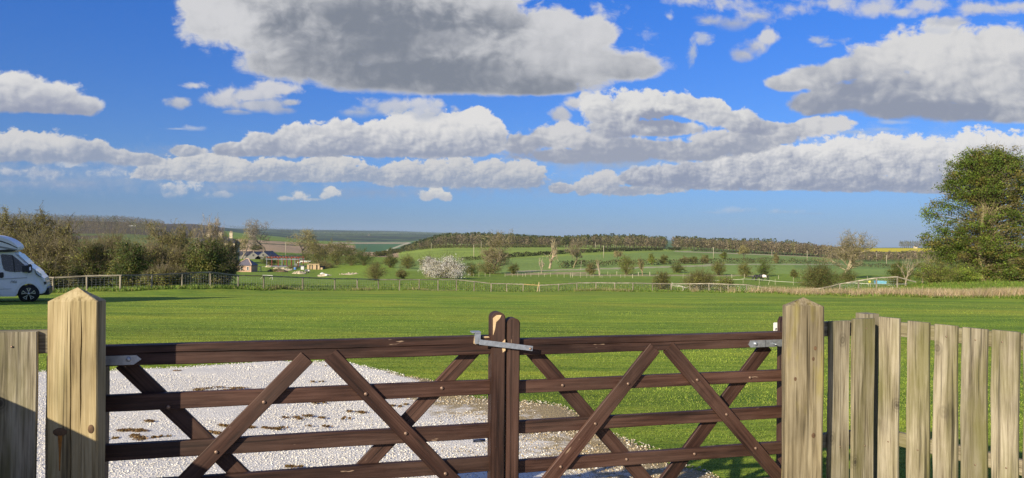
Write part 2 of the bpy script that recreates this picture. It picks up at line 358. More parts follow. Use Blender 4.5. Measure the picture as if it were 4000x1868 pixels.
def wood(name, dark, mid, light, axis=2, grain=38.0, stain=None, stain_amt=.5, rough=.75, rnd=.25, bumps=.5, knots=0, flecks=None):
    """Sawn timber: fine grain along one local axis, broad growth bands, blotchy weathering, optional algae."""
    m, t, b = new_mat(name)
    st = [1.0, 1.0, 1.0]; st[axis] = .035
    oi = t.nodes.new('ShaderNodeObjectInfo')
    tc = t.nodes.new('ShaderNodeTexCoord')
    off = t.nodes.new('ShaderNodeVectorMath'); off.operation = 'MULTIPLY_ADD'
    cmb = t.nodes.new('ShaderNodeCombineXYZ')
    for i in range(3): t.links.new(oi.outputs['Random'], cmb.inputs[i])
    t.links.new(cmb.outputs[0], off.inputs[0]); off.inputs[1].default_value = (7.3, 5.1, 9.7)
    t.links.new(tc.outputs['Object'], off.inputs[2])
    def ns(scale, stretch, detail, rough_, dist=0.0):
        mp = t.nodes.new('ShaderNodeMapping'); mp.inputs['Scale'].default_value = stretch
        n = t.nodes.new('ShaderNodeTexNoise'); n.inputs['Scale'].default_value = scale
        n.inputs['Detail'].default_value = detail; n.inputs['Roughness'].default_value = rough_; n.inputs['Distortion'].default_value = dist
        t.links.new(off.outputs[0], mp.inputs[0]); t.links.new(mp.outputs[0], n.inputs['Vector'])
        return n.outputs[0]
    fine = ns(grain * 3.2, st, 4, .6, .3)
    band = ns(grain * .75, [s if s == 1 else .06 for s in st], 3, .5, .9)
    blot = ns(3.2, [s if s == 1 else .5 for s in st], 4, .6)
    r1 = ramp_node(t, [(.34, dark), (.46, mid), (.60, light)])
    mx = t.nodes.new('ShaderNodeMath'); mx.operation = 'MULTIPLY_ADD'
    t.links.new(band, mx.inputs[0]); mx.inputs[1].default_value = .5
    m2 = t.nodes.new('ShaderNodeMath'); m2.operation = 'MULTIPLY_ADD'
    t.links.new(fine, m2.inputs[0]); m2.inputs[1].default_value = .5; m2.inputs[2].default_value = 0
    t.links.new(m2.outputs[0], mx.inputs[2])
    t.links.new(mx.outputs[0], r1.inputs[0])
    rb = ramp_node(t, [(.28, (.58, .58, .58)), (.5, (1, 1, 1)), (.72, (1.25, 1.25, 1.25))])
    t.links.new(blot, rb.inputs[0])
    col = mixc(t, r1.outputs[0], rb.outputs[0], 1.0, 'MULTIPLY')
    hv = t.nodes.new('ShaderNodeHueSaturation')
    mr = t.nodes.new('ShaderNodeMapRange'); mr.inputs[3].default_value = 1 - rnd; mr.inputs[4].default_value = 1 + rnd
    t.links.new(oi.outputs['Random'], mr.inputs[0]); t.links.new(mr.outputs[0], hv.inputs['Value'])
    t.links.new(col, hv.inputs['Color'])
    col = hv.outputs[0]
    if stain:
        sn = ns(5.0, [s if s == 1 else .25 for s in st], 5, .65)
        rs = ramp_node(t, [(.46, (0, 0, 0)), (.66, (stain_amt,) * 3)])
        t.links.new(sn, rs.inputs[0])
        col = mixc(t, col, stain, rs.outputs[0])
    ck = ns(grain * 1.6, [s if s == 1 else .018 for s in st], 3, .5, .6)
    rc = ramp_node(t, [(.30, (.34,) * 3), (.36, (.75,) * 3), (.40, (1, 1, 1))])
    t.links.new(ck, rc.inputs[0])
    col = mixc(t, col, rc.outputs[0], 1.0, 'MULTIPLY')
    if flecks:
        fk = ns(34.0, [s if s == 1 else .16 for s in st], 3, .6)
        rf_ = ramp_node(t, [(.705, (0, 0, 0)), (.73, (.8,) * 3)])
        t.links.new(fk, rf_.inputs[0])
        col = mixc(t, col, flecks, rf_.outputs[0])
    if knots:
        mp = t.nodes.new('ShaderNodeMapping'); mp.inputs['Scale'].default_value = (1, 0, .72)
        nv = t.nodes.new('ShaderNodeVectorMath'); nv.operation = 'ADD'
        vo = t.nodes.new('ShaderNodeTexVoronoi'); vo.inputs['Scale'].default_value = knots
        t.links.new(off.outputs[0], mp.inputs[0]); t.links.new(mp.outputs[0], vo.inputs['Vector'])
        rk = ramp_node(t, [(.0, (.9,) * 3), (.055, (.75,) * 3), (.075, (.25,) * 3), (.10, (.55,) * 3), (.13, (.1,) * 3), (.17, (.25,) * 3), (.22, (0, 0, 0))])
        t.links.new(vo.outputs['Distance'], rk.inputs[0])
        sel = t.nodes.new('ShaderNodeSeparateColor'); t.links.new(vo.outputs['Color'], sel.inputs[0])
        gt = t.nodes.new('ShaderNodeMath'); gt.operation = 'GREATER_THAN'; gt.inputs[1].default_value = .45; t.links.new(sel.outputs[0], gt.inputs[0])
        km = t.nodes.new('ShaderNodeMath'); km.operation = 'MULTIPLY'; t.links.new(rk.outputs[0], km.inputs[0]); t.links.new(gt.outputs[0], km.inputs[1])
        col = mixc(t, col, tuple(c * .45 for c in dark), km.outputs[0])
    t.links.new(col, b.inputs['Base Color'])
    b.inputs['Roughness'].default_value = rough
    b.inputs['Specular IOR Level'].default_value = .3
    bump(t, b, mx.outputs[0], bumps, .004)
    return m

def tinted(name, rough=.8, trans=0.0, var=.25, scale=1.5):
    """Vegetation: the 'tint' colour each face carries, with slight variation; leaves let a little light through."""
    m, t, b = new_mat(name)
    a = t.nodes.new('ShaderNodeAttribute'); a.attribute_name = 'tint'
    n = noise_node(t, scale, 3, .6)
    r = ramp_node(t, [(.3, (1 - var,) * 3), (.7, (1 + var,) * 3)])
    t.links.new(n.outputs[0], r.inputs[0])
    c = mixc(t, a.outputs['Color'], r.outputs[0], 1.0, 'MULTIPLY')
    t.links.new(c, b.inputs['Base Color'])
    b.inputs['Roughness'].default_value = rough
    b.inputs['Specular IOR Level'].default_value = .25
    if trans:
        tr = t.nodes.new('ShaderNodeBsdfTranslucent')
        t.links.new(c, tr.inputs[0])
        mix = t.nodes.new('ShaderNodeMixShader'); mix.inputs[0].default_value = trans
        out = [x for x in t.nodes if x.type == 'OUTPUT_MATERIAL'][0]
        t.links.new(b.outputs[0], mix.inputs[1]); t.links.new(tr.outputs[0], mix.inputs[2]); t.links.new(mix.outputs[0], out.inputs[0])
    return m

def set_tint(o, cols):
    """cols: (n,3) one per vertex."""
    at_ = o.data.color_attributes.new('tint', 'FLOAT_COLOR', 'POINT')
    c = np.ones((len(cols), 4), np.float32); c[:, :3] = cols
    at_.data.foreach_set('color', c.ravel())

LEAF = tinted('leaves', .6, .3)
TWIG = tinted('bark', .9, 0.0)
GRASS = tinted('grass_blades', .6, .28, .2, .6)
M_OLD = wood('weathered_softwood', (.065, .053, .034), (.190, .162, .107), (.31, .275, .195), stain=(.125, .12, .032), stain_amt=.65, knots=6.5, bumps=.9, rnd=.16)
M_POST = wood('sawn_post', (.12, .085, .036), (.30, .23, .112), (.42, .34, .19), grain=30, stain=(.22, .20, .07), stain_amt=.4, rnd=.02, bumps=.9)
M_MOSSY = wood('mossy_post', (.06, .048, .026), (.18, .145, .083), (.29, .245, .155), grain=30, stain=(.26, .22, .015), stain_amt=.7, rnd=.02, bumps=.9)
M_GATE = wood('brown_stained_wood', (.011, .005, .0035), (.036, .0150, .0092), (.072, .036, .025), axis=0, grain=34, stain=(.12, .075, .055), stain_amt=.35, rough=.62, rnd=.25, knots=4.0, flecks=(.34, .24, .16))
M_GATEV = wood('brown_stained_upright', (.011, .005, .0035), (.036, .0150, .0092), (.072, .036, .025), axis=2, grain=34, stain=(.12, .075, .055), stain_amt=.35, rough=.62, rnd=.25, knots=4.0, flecks=(.34, .24, .16))
M_GREY = wood('silvered_rail', (.10, .085, .06), (.25, .22, .165), (.40, .36, .29), axis=2, grain=30, stain=(.07, .06, .045), stain_amt=.6)
M_GREYV = wood('silvered_post', (.09, .075, .05), (.22, .19, .135), (.34, .30, .23), axis=2, grain=30, stain=(.05, .045, .03), stain_amt=.6)
M_NEWRAIL = wood('new_rail', (.30, .19, .07), (.50, .35, .15), (.60, .45, .22), axis=2, rnd=.02)
M_BARE = plain('bare_splintered_wood', (.62, .44, .24), .8, 0, .25, 40)
M_GALV = plain('galvanised_steel', (.42, .45, .48), .45, .75, .22, 60)
M_RUST = plain('weathered_bolt', (.30, .20, .14), .5, .6, .3, 80)
M_WHITE = plain('white_plastic', (.78, .78, .74), .5, 0, .06)
M_BLACK = plain('black_plastic', (.012, .012, .013), .5, 0, .1)
M_KNOT = plain('dark_knot', (.09, .05, .022), .8, 0, .5, 60)
M_RESIN = plain('resin', (.30, .12, .02), .35, 0, .4, 60)

# ------------------------------------------------------------------ the land
COLS = {
    -3000: [(42, 1150), (70, 1130), (200, 1060), (500, 1000), (1500, 900), (3000, 880), (9000, 900)],
    0: [(44, 1150), (52, 1145), (75, 1118), (120, 1095), (250, 1050), (500, 995), (900, 930), (1400, 872), (1900, 852), (3000, 862), (9000, 892)],
    470: [(43, 1146), (50, 1136), (75, 1118), (120, 1098), (250, 1045), (500, 985), (900, 925), (1300, 884), (1900, 866), (3000, 872), (9000, 892)],
    750: [(46, 1131), (55, 1122), (80, 1112), (140, 1098), (250, 1055), (400, 1005), (600, 965), (1000, 930), (2000, 890), (3500, 874), (9000, 890)],
    1000: [(52, 1139), (56, 1131), (75, 1118), (110, 1108), (160, 1088), (240, 1062), (330, 1020), (450, 984), (640, 958), (900, 936), (1500, 928), (3000, 912), (5500, 897), (9000, 894)],
    1250: [(60, 1142), (64, 1136), (82, 1120), (120, 1105), (180, 1090), (240, 1072), (300, 1038), (450, 1006), (650, 990), (900, 968), (1400, 955), (2500, 940), (4000, 917), (6500, 900), (9000, 899)],
    1500: [(65, 1142), (68, 1139), (85, 1122), (110, 1100), (150, 1086), (220, 1052), (320, 1016), (500, 1000), (900, 984), (1500, 958), (2500, 944), (4000, 922), (7000, 906), (9000, 902)],
    1750: [(69, 1141), (72, 1137), (95, 1104), (112, 1092), (150, 1085), (200, 1068), (300, 1035), (420, 992), (600, 970), (700, 958), (1500, 950), (3000, 935), (6000, 917), (9000, 910)],
    2000: [(71, 1142), (75, 1136), (100, 1112), (140, 1095), (190, 1078), (260, 1048), (360, 1010), (480, 976), (600, 966), (700, 962), (1500, 952), (5000, 925), (9000, 914)],
    2300: [(71, 1144), (76, 1138), (100, 1115), (140, 1096), (190, 1080), (260, 1045), (360, 1010), (480, 980), (600, 969), (700, 966), (1500, 958), (5000, 938), (9000, 930)],
    2700: [(70, 1146), (76, 1138), (100, 1120), (130, 1106), (180, 1086), (250, 1050), (350, 1020), (480, 988), (560, 978), (700, 972), (1500, 960), (4000, 946), (9000, 940)],
    3100: [(58, 1154), (68, 1141), (90, 1126), (130, 1110), (180, 1086), (250, 1055), (350, 1025), (480, 1006), (600, 998), (800, 982), (1500, 967), (3000, 961), (9000, 962)],
    3400: [(49, 1164), (56, 1150), (64, 1131), (90, 1116), (130, 1105), (180, 1088), (260, 1056), (350, 1036), (500, 1026), (650, 1010), (900, 985), (1400, 972), (2500, 968), (9000, 968)],
    3700: [(47, 1168), (54, 1148), (62, 1112), (75, 1104), (100, 1110), (200, 1085), (350, 1036), (600, 1010), (900, 985), (1400, 971), (2500, 967), (9000, 968)],
    4100: [(45, 1175), (52, 1150), (60, 1112), (75, 1102), (100, 1110), (200, 1085), (350, 1036), (600, 1010), (900, 985), (1400, 971), (2500, 967), (9000, 970)],
    7000: [(45, 1175), (60, 1140), (100, 1110), (200, 1080), (350, 1036), (600, 1010), (900, 985), (1400, 971), (2500, 967), (9000, 970)],
}
_cx = np.array(sorted(COLS), float)
_LD = np.linspace(math.log(30), math.log(13000), 300)
_tab = []
for c in sorted(COLS):
    d = np.array([a for a, b in COLS[c]], float); y = np.array([b for a, b in COLS[c]], float)
    yy = np.interp(_LD, np.log(d), y)
    ker = np.ones(5) / 5
    yy = np.convolve(np.pad(yy, 2, mode='edge'), ker, 'valid')
    u = (c - PW / 2) / F
    v = -(yy - PH / 2) / F
    up = v * cr + u * sr
    uu = u * cr - v * sr
    _tab.append(up)
_tab = np.array(_tab)
_edge_px = np.array([-3000, 0, 208, 470, 712, 1000, 1250, 1500, 1750, 2000, 2300, 2700, 3100, 3400, 3700, 4100, 7000], float)
_edge_d = np.array([41, 41, 41, 42.5, 45, 51, 59, 64, 68, 70, 70, 69, 57, 48, 46, 44.5, 44], float)

def _smooth_cols(px, ld):
    """Terrain slope table, smooth across columns (cubic) and along depth."""
    fi = np.clip((ld - _LD[0]) / (_LD[1] - _LD[0]), 0, len(_LD) - 1.001)
    j = fi.astype(int); fj = fi - j
    k = np.clip(np.searchsorted(_cx, px) - 1, 0, len(_cx) - 2)
    f = np.clip((px - _cx[k]) / (_cx[k + 1] - _cx[k]), 0, 1)
    f = f * f * (3 - 2 * f) * .5 + f * .5
    a = _tab[k, j] * (1 - fj) + _tab[k, j + 1] * fj
    b = _tab[k + 1, j] * (1 - fj) + _tab[k + 1, j + 1] * fj
    return a * (1 - f) + b * f

def lawn_z(d):
    e = np.clip(d - 3.0, 0, None)
    return -0.0353 * e - 0.00023 * e * e

def height(x, y):
    x = np.asarray(x, float); y = np.asarray(y, float)
    d = np.maximum(y, 1.0)
    px = PW / 2 + F * x / d
    pxc = np.clip(px, -2900, 6900)
    e = np.interp(pxc, _edge_px, _edge_d)
    zl = lawn_z(y)
    zt = EYE.z + _smooth_cols(pxc, np.log(np.clip(d, 31, 12500))) * d
    w = np.clip((d - e * .93) / (e * .10), 0, 1)
    w = w * w * (3 - 2 * w)
    p = np.stack([x / 9.0, y / 9.0, np.zeros_like(x)], -1).reshape(-1, 3).astype(np.float32)
    n1 = vnoise(p).reshape(x.shape)
    n2 = vnoise(p * 4.1 + 5).reshape(x.shape)
    bumpy = (n1 * .22 + n2 * .10) * w * np.clip(1.4 - d / 160, 0, 1) + n1 * .05 * np.clip((d - 9) / 20, 0, 1) * (1 - w)
    return zl * (1 - w) + zt * w + bumpy

def hz(x, y):
    return float(height(np.array([x]), np.array([y]))[0])

_Dm = np.exp(np.linspace(math.log(3.5), math.log(9500), 2600))
def hit(px, py):
    """First point of the land seen through a pixel of the photograph."""
    r = ray(px, py)
    z = EYE.z + r.z * _Dm
    g = height(r.x * _Dm, _Dm)
    i = int(np.argmax(z < g)) if (z < g).any() else len(_Dm) - 1
    d = _Dm[i]
    return Vector((r.x * d, d, float(g[i])))

def on(px, d):
    """Point of the land at a given depth under a photograph column."""
    x = (px - PW / 2) / F * d
    return Vector((x, d, hz(x, d)))

cols_px = np.concatenate([np.linspace(-6000, -400, 40), np.linspace(-380, 4380, 420), np.linspace(4400, 10000, 40)])
rows_d = np.exp(np.linspace(math.log(2.0), math.log(12000), 420))
PX, DD = np.meshgrid(cols_px, rows_d)
XX = (PX - PW / 2) / F * DD
ZZ = height(XX, DD)
far_trees = np.clip((DD - 1200) / 800, 0, 1)
nC, nR = len(cols_px), len(rows_d)
V = np.stack([XX, DD, ZZ], -1).reshape(-1, 3)
i = (np.arange(nR - 1)[:, None] * nC + np.arange(nC - 1)[None, :])
Q = np.stack([i, i + 1, i + 1 + nC, i + nC], -1).reshape(-1, 4)
# what grows where: each field has its own colour
PYv = PH / 2 - F * ((ZZ - EYE.z) / DD) + (PX - PW / 2) * sr      # apparent height of each vertex, to map the fields
edge = np.interp(np.clip(PX, -2900, 6900), _edge_px, _edge_d)
nse = vnoise((V / np.array([37., 37., 37.])).astype(np.float32)).reshape(PX.shape)
nse2 = vnoise((V / np.array([140., 140., 140.])).astype(np.float32)).reshape(PX.shape)
A = np.zeros(PX.shape + (3,), np.float32)
def paint(mask, c):
    A[mask] = c
G_LAWN, G_ROUGH, G_CROP, G_CROP2 = (.225, .315, .034), (.17, .245, .030), (.205, .29, .070), (.25, .33, .060)
paint(DD >= 0, G_ROUGH)
paint(DD < edge, G_LAWN)
paint((DD > 210) & (PX > 1540), G_CROP)
paint((DD > 150) & (PX > 1900) & (PYv < 1062), G_CROP)
paint((DD > 330) & (PX > 1540) & (PX < 2700) & (PYv < 1012 - (PX - 1960) * .045), G_CROP2)
paint((PX > 3100) & (PYv < 1052) & (PYv > 1018), (.17, .25, .065))
paint((PX > 2000) & (np.abs(PYv - (1052 - (PX - 2300) * .03)) < 2.5) & (DD > 200) & (PX < 2800), (.36, .34, .22))
paint((PX > 2750) & (PX < 3300) & (np.abs(PYv - 1033) < 1.6) & (DD > 200), (.36, .36, .24))
paint((PX > 1980) & (PX < 2300) & (np.abs(PYv - (1069 + (2150 - PX) * .02)) < 4), (.34, .29, .16))
paint((PX > 2230) & (PX < 2950) & (np.abs(PYv - (1075 + nse * 2)) < 3) & (DD > 150), (.30, .28, .15))
paint((PX > 2640) & (PX < 3260) & (np.abs(PYv - (982 + (PX - 2640) * .038)) < 1.7) & (DD > 400), (.40, .36, .24))
# ploughed tan fields beyond the farm
tan = (PX > 920) & (PX < 1560) & (PYv < 982 + (PX - 1000) * .045) & (PYv > 936 + (PX - 960) * .055) & (DD > 350)
paint(tan, (.42, .30, .19))
paint(tan & (np.abs(PYv - (948 + (PX - 960) * .055)) < 1.8), (.10, .10, .04))
paint((PX > 1390) & (PYv < 985) & (PYv > 944) & (DD > 700) & (PX < 1640), (.075, .16, .07))
paint((PX > 1290) & (PX < 1600) & (PYv < 953) & (PYv > 947) & (DD > 700), (.36, .31, .21))
paint((PX > 1500) & (PX < 1600) & (np.abs(PYv - (962 + (PX - 1560) * -.35)) < 2.2) & (DD > 500), (.52, .47, .36))
# the far ridge: woods, pasture, with cloud shadow painted into the dark ground
farz = (DD > 2400)
paint(farz, (.042, .060, .036))
paint(farz & (nse2 + .5 * nse > .20), (.085, .125, .050))
paint(farz & (PYv < 915) & (PYv > 906) & (nse2 > -.3) & (PX > 1150), (.13, .17, .08))
paint((PX < 880) & (DD > 700), (.095, .075, .048))
paint((PX < 880) & (DD > 600) & (DD < 1000) & (nse2 > .1), (.13, .17, .05))
paint((PX > 3180) & (DD > 950) & (DD < 1900), (.62, .52, .02))
paint((PX > 3180) & (DD > 1900), (.05, .07, .03))
paint((PX > 3180) & (DD > 800) & (DD < 950), (.06, .09, .03))
paint((PX > 2580) & (PX < 2660) & (DD > 640), (.10, .16, .06))
wheels = .5 + .5 * np.sin(PYv * 1.05 + PX * .006 + nse * 2.2)
crop = (DD > 210) & (PX > 1540) & (DD < 700)
A *= np.where(crop, .90 + .16 * wheels, 1.0)[..., None]
A *= (1 + .13 * nse + .10 * nse2)[..., None]
lawn_w = (DD < edge).astype(np.float32)

ME_LAND, tl, bl = new_mat('land')
a_ = tl.nodes.new('ShaderNodeAttribute'); a_.attribute_name = 'tint'
l_ = tl.nodes.new('ShaderNodeAttribute'); l_.attribute_name = 'lawn'
st1 = noise_node(tl, 1.0, 5, .62, stretch=(.55, 3.6, 1), dist=.4)       # mown swathes lie across the view
st2 = noise_node(tl, 9.0, 4, .65, stretch=(.8, 2.2, 1))
sp = noise_node(tl, .16, 4, .6)
rr1 = ramp_node(tl, [(.28, (.50, .62, .45)), (.5, (1, 1, 1)), (.72, (1.45, 1.28, 1.15))])
st3 = noise_node(tl, 1.0, 4, .6, stretch=(.07, .62, 1), dist=.6)
rr5 = ramp_node(tl, [(.30, (.60, .68, .66)), (.5, (1, 1, 1)), (.70, (1.28, 1.14, 1.0))])
tl.links.new(st3.outputs[0], rr5.inputs[0])
rr2 = ramp_node(tl, [(.3, (.66, .70, .62)), (.7, (1.25, 1.22, 1.3))])
rr3 = ramp_node(tl, [(.32, (.78, .90, .80)), (.5, (1, 1, 1)), (.68, (1.22, 1.02, 1.05))])
tl.links.new(st1.outputs[0], rr1.inputs[0]); tl.links.new(st2.outputs[0], rr2.inputs[0]); tl.links.new(sp.outputs[0], rr3.inputs[0])
c1 = mixc(tl, rr1.outputs[0], rr2.outputs[0], 1.0, 'MULTIPLY')
c1 = mixc(tl, c1, rr3.outputs[0], 1.0, 'MULTIPLY')
c1 = mixc(tl, c1, rr5.outputs[0], 1.0, 'MULTIPLY')
rough_n = noise_node(tl, .9, 5, .7)
rr4 = ramp_node(tl, [(.3, (.55, .62, .5)), (.7, (1.35, 1.28, 1.2))])
tl.links.new(rough_n.outputs[0], rr4.inputs[0])
c2 = mixc(tl, rr4.outputs[0], c1, l_.outputs['Fac'])
tl.links.new(mixc(tl, a_.outputs['Color'], c2, 1.0, 'MULTIPLY'), bl.inputs['Base Color'])
bl.inputs['Roughness'].default_value = .9
bl.inputs['Specular IOR Level'].default_value = .15
bump(tl, bl, st2.outputs[0], .55, .05)

land = np_mesh('terrain', V, Q, [4] * len(Q), ME_LAND, smooth=True)
set_tint(land, A.reshape(-1, 3))
la = land.data.attributes.new('lawn', 'FLOAT', 'POINT'); la.data.foreach_set('value', lawn_w.ravel())
tag(land, kind='structure')
# the yard the picture is taken from
yard = mesh_obj('ground', [(-70, -60, -.004), (70, -60, -.004), (70, 2.2, -.004), (-70, 2.2, -.004)], [(0, 1, 2, 3)], plain('yard_gravel', (.42, .39, .33), .9, 0, .3, 30))
tag(yard, kind='structure')
# ------------------------------------------------------------------ timber pieces
def timber_mesh(name, length, w, t, mat, parent=None, cracks=(), top='flat', bev=.004, seed=0, waver=.0015, extra=None):
    """A sawn length standing on local z=0, front face -Y, centred in x; cracks are real V grooves in the front: (x, z0, z1, width, depth)."""
    R = random.Random(seed)
    nz = max(6, int(length / .03)) if cracks else max(3, int(length / .15))
    zs = [length * i / nz for i in range(nz + 1)]
    verts, faces, rings = [], [], []
    ph = [R.uniform(0, 6.28) for _ in range(8)]
    cr_ = sorted(cracks)
    for z in zs:
        wob = waver * math.sin(z * 7 + ph[0]) + waver * .6 * math.sin(z * 19 + ph[1])
        wob2 = waver * math.sin(z * 6 + ph[2])
        x0, x1, y0, y1 = -w / 2 + wob, w / 2 + wob2, -t / 2 + waver * math.sin(z * 5 + ph[3]), t / 2
        ring = [(x0, y1 - bev), (x0, y0 + bev), (x0 + bev, y0)]
        for n, (cx, z0, z1, cw, cd) in enumerate(cr_):
            k = max(0, min(1, (z - z0) / .12)) * max(0, min(1, (z1 - z) / .12)) if z0 <= z <= z1 else 0
            k = max(k, .02)
            c = cx + .0025 * math.sin(z * 3.1 + n * 2 + ph[4]) + .0007 * math.sin(z * 23 + n) + (R.random() - .5) * .0008
            ring += [(c - cw / 2 * k, y0), (c, y0 + cd * k), (c + cw / 2 * k, y0)]
        ring += [(x1 - bev, y0), (x1, y0 + bev), (x1, y1 - bev), (x1 - bev, y1), (x0 + bev, y1)]
        rings.append([len(verts) + i for i in range(len(ring))])
        verts += [(x, y, z) for x, y in ring]
    n = len(rings[0])
    for a, b in zip(rings[:-1], rings[1:]):
        for i in range(n):
            faces.append((a[i], a[(i + 1) % n], b[(i + 1) % n], b[i]))
    faces.append(tuple(reversed(rings[0])))
    topr = rings[-1]
    if top == 'flat':
        faces.append(tuple(topr))
    elif isinstance(top, tuple):           # ('pyramid', rise)
        verts.append((0, 0, length + top[1])); p = len(verts) - 1
        for i in range(n): faces.append((topr[i], topr[(i + 1) % n], p))
    o = mesh_obj(name, verts, faces, mat, parent)
    return o

def rounded_stile(name, length, w, t, mat, parent, r_top, seed=0):
    """An upright with a rounded head (arch across the width)."""
    pts = [(-w / 2, 0), (w / 2, 0), (w / 2, length - r_top)]
    for i in range(1, 10):
        a = math.pi * i / 10
        pts.append((w / 2 * math.cos(a), length - r_top + r_top * math.sin(a)))
    pts.append((-w / 2, length - r_top))
    nb = 24
    bm = bmesh.new()
    f = [bm.verts.new((x, -t / 2, z)) for x, z in pts]
    b = [bm.verts.new((x, t / 2, z)) for x, z in pts]
    bm.faces.new(f); bm.faces.new(list(reversed(b)))
    for i in range(len(pts)):
        j = (i + 1) % len(pts)
        bm.faces.new((f[j], f[i], b[i], b[j]))
    bmesh.ops.recalc_face_normals(bm, faces=bm.faces)
    bmesh.ops.bevel(bm, geom=[e for e in bm.edges if abs(e.verts[0].co.y - e.verts[1].co.y) < 1e-6], offset=.005, segments=2, affect='EDGES')
    me = bpy.data.meshes.new(name); bm.to_mesh(me); bm.free(); me.materials.append(mat)
    o = bpy.data.objects.new(name, me); COL.objects.link(o)
    if parent: o.parent = parent
    return o

def box_mesh(name, sx, sy, sz, mat, parent=None, loc=(0, 0, 0), rot=(0, 0, 0), bev=.0, bottom=False):
    bm = bmesh.new()
    bmesh.ops.create_cube(bm, size=1)
    bmesh.ops.scale(bm, vec=(sx, sy, sz), verts=bm.verts)
    if bottom: bmesh.ops.translate(bm, vec=(0, 0, sz / 2), verts=bm.verts)
    if bev: bmesh.ops.bevel(bm, geom=bm.edges[:], offset=bev, segments=2, affect='EDGES')
    me = bpy.data.meshes.new(name); bm.to_mesh(me); bm.free(); me.materials.append(mat)
    o = bpy.data.objects.new(name, me); COL.objects.link(o)
    if parent: o.parent = parent
    o.location = loc; o.rotation_euler = rot
    return o

def prism(name, pts, y0, y1, mat, parent=None, bev=0.0):
    """Outline in local x,z swept from y0 to y1."""
    bm = bmesh.new()
    f = [bm.verts.new((x, y0, z)) for x, z in pts]
    b = [bm.verts.new((x, y1, z)) for x, z in pts]
    bm.faces.new(f); bm.faces.new(list(reversed(b)))
    for i in range(len(pts)):
        j = (i + 1) % len(pts)
        bm.faces.new((f[j], f[i], b[i], b[j]))
    bmesh.ops.recalc_face_normals(bm, faces=bm.faces)
    if bev: bmesh.ops.bevel(bm, geom=bm.edges[:], offset=bev, segments=2, affect='EDGES', clamp_overlap=True)
    me = bpy.data.meshes.new(name); bm.to_mesh(me); bm.free(); me.materials.append(mat)
    o = bpy.data.objects.new(name, me); COL.objects.link(o)
    if parent: o.parent = parent
    return o

def cyl_mesh(name, r, h, mat, parent=None, loc=(0, 0, 0), rot=(0, 0, 0), seg=12, r2=None, dome=0.0):
    bm = bmesh.new()
    bmesh.ops.create_cone(bm, cap_ends=True, segments=seg, radius1=r, radius2=r if r2 is None else r2, depth=h)
    if dome:
        bmesh.ops.create_uvsphere(bm, u_segments=seg, v_segments=6, radius=r, matrix=Matrix.Translation((0, 0, h / 2)) @ Matrix.Diagonal((1, 1, dome, 1)))
    me = bpy.data.meshes.new(name); bm.to_mesh(me); bm.free(); me.materials.append(mat)
    me.polygons.foreach_set('use_smooth', [True] * len(me.polygons))
    o = bpy.data.objects.new(name, me); COL.objects.link(o)
    if parent: o.parent = parent
    o.location = loc; o.rotation_euler = rot
    return o

def empty(name, loc=(0, 0, 0), rz=0.0):
    o = bpy.data.objects.new(name, None); COL.objects.link(o)
    o.location = loc; o.rotation_euler = (0, 0, rz); o.empty_display_size = .2
    return o

def tube(path, radii, seg=5):
    """Tube along a path: (verts, faces)."""
    V_, F_ = [], []
    n = len(path)
    for i, p in enumerate(path):
        a = path[max(0, i - 1)]; b = path[min(n - 1, i + 1)]
        d = (Vector(b) - Vector(a)).normalized()
        u = d.cross(Vector((0, 0, 1)));
        if u.length < .05: u = d.cross(Vector((0, 1, 0)))
        u.normalize(); w = d.cross(u)
        for k in range(seg):
            t_ = 2 * math.pi * k / seg
            V_.append(Vector(p) + (u * math.cos(t_) + w * math.sin(t_)) * radii[i])
    for i in range(n - 1):
        for k in range(seg):
            k2 = (k + 1) % seg
            F_.append((i * seg + k, i * seg + k2, (i + 1) * seg + k2, (i + 1) * seg + k))
    F_.append(tuple(range(seg - 1, -1, -1))); F_.append(tuple((n - 1) * seg + k for k in range(seg)))
    return V_, F_

# ------------------------------------------------------------------ the gateway: two posts and a pair of leaves on one line
YAW = rad(14.3)
EX = Vector((math.cos(YAW), math.sin(YAW), 0)); NY = Vector((-math.sin(YAW), math.cos(YAW), 0))
PF0 = Vector((-1.654, 2.87, 0))                     # front right corner of the left post
G0 = PF0 + NY * .20                                 # hinge end of the left leaf, front plane of its uprights

def gp(px, py, off=0.0):
    """(s, z) on the gate plane, moved off metres away from the viewer."""
    r = ray(px, py)
    q = G0 + NY * off
    t_ = (q.x * NY.x + q.y * NY.y) / (r.x * NY.x + r.y * NY.y)
    p = EYE + r * t_
    return (p - q).dot(EX), p.z

lp = timber_mesh('gate_post', 1.475, .192, .075, M_POST, top=('pyramid', .055), cracks=[(-.006, .15, 1.475, .0045, .02), (.034, .95, 1.46, .006, .03), (-.022, 1.25, 1.475, .003, .015), (.036, .35, 1.0, .0025, .012)], seed=3, bev=.006, waver=.001)
lp.rotation_euler = (0, 0, rad(6))
lp.location = (PF0.x - .5 * .192 * math.cos(rad(6)) - .0375 * math.sin(rad(6)), PF0.y - .5 * .192 * math.sin(rad(6)) + .0375 * math.cos(rad(6)), -.02)
tag(lp, 'pale sawn gate post with long cracks and a knot weeping resin', 'gate post', 'gate posts')
for kx, kz, r1, r2 in ((-.045, .955, .027, .017), (.072, .965, .012, .018)):
    k = mesh_obj('knot', [], [], None, lp)
    bm = bmesh.new(); bmesh.ops.create_uvsphere(bm, u_segments=14, v_segments=8, radius=1, matrix=Matrix.Translation((kx, -.0375, kz)) @ Matrix.Diagonal((r1, .003, r2, 1))); bm.to_mesh(k.data); bm.free(); k.data.materials.append(M_KNOT)
rs = prism('resin_drip', [(-.052, .945), (-.036, .945), (-.038, .91), (-.041, .87), (-.043, .80), (-.046, .80), (-.047, .87), (-.05, .91)], -.0392, -.036, M_RESIN, lp)
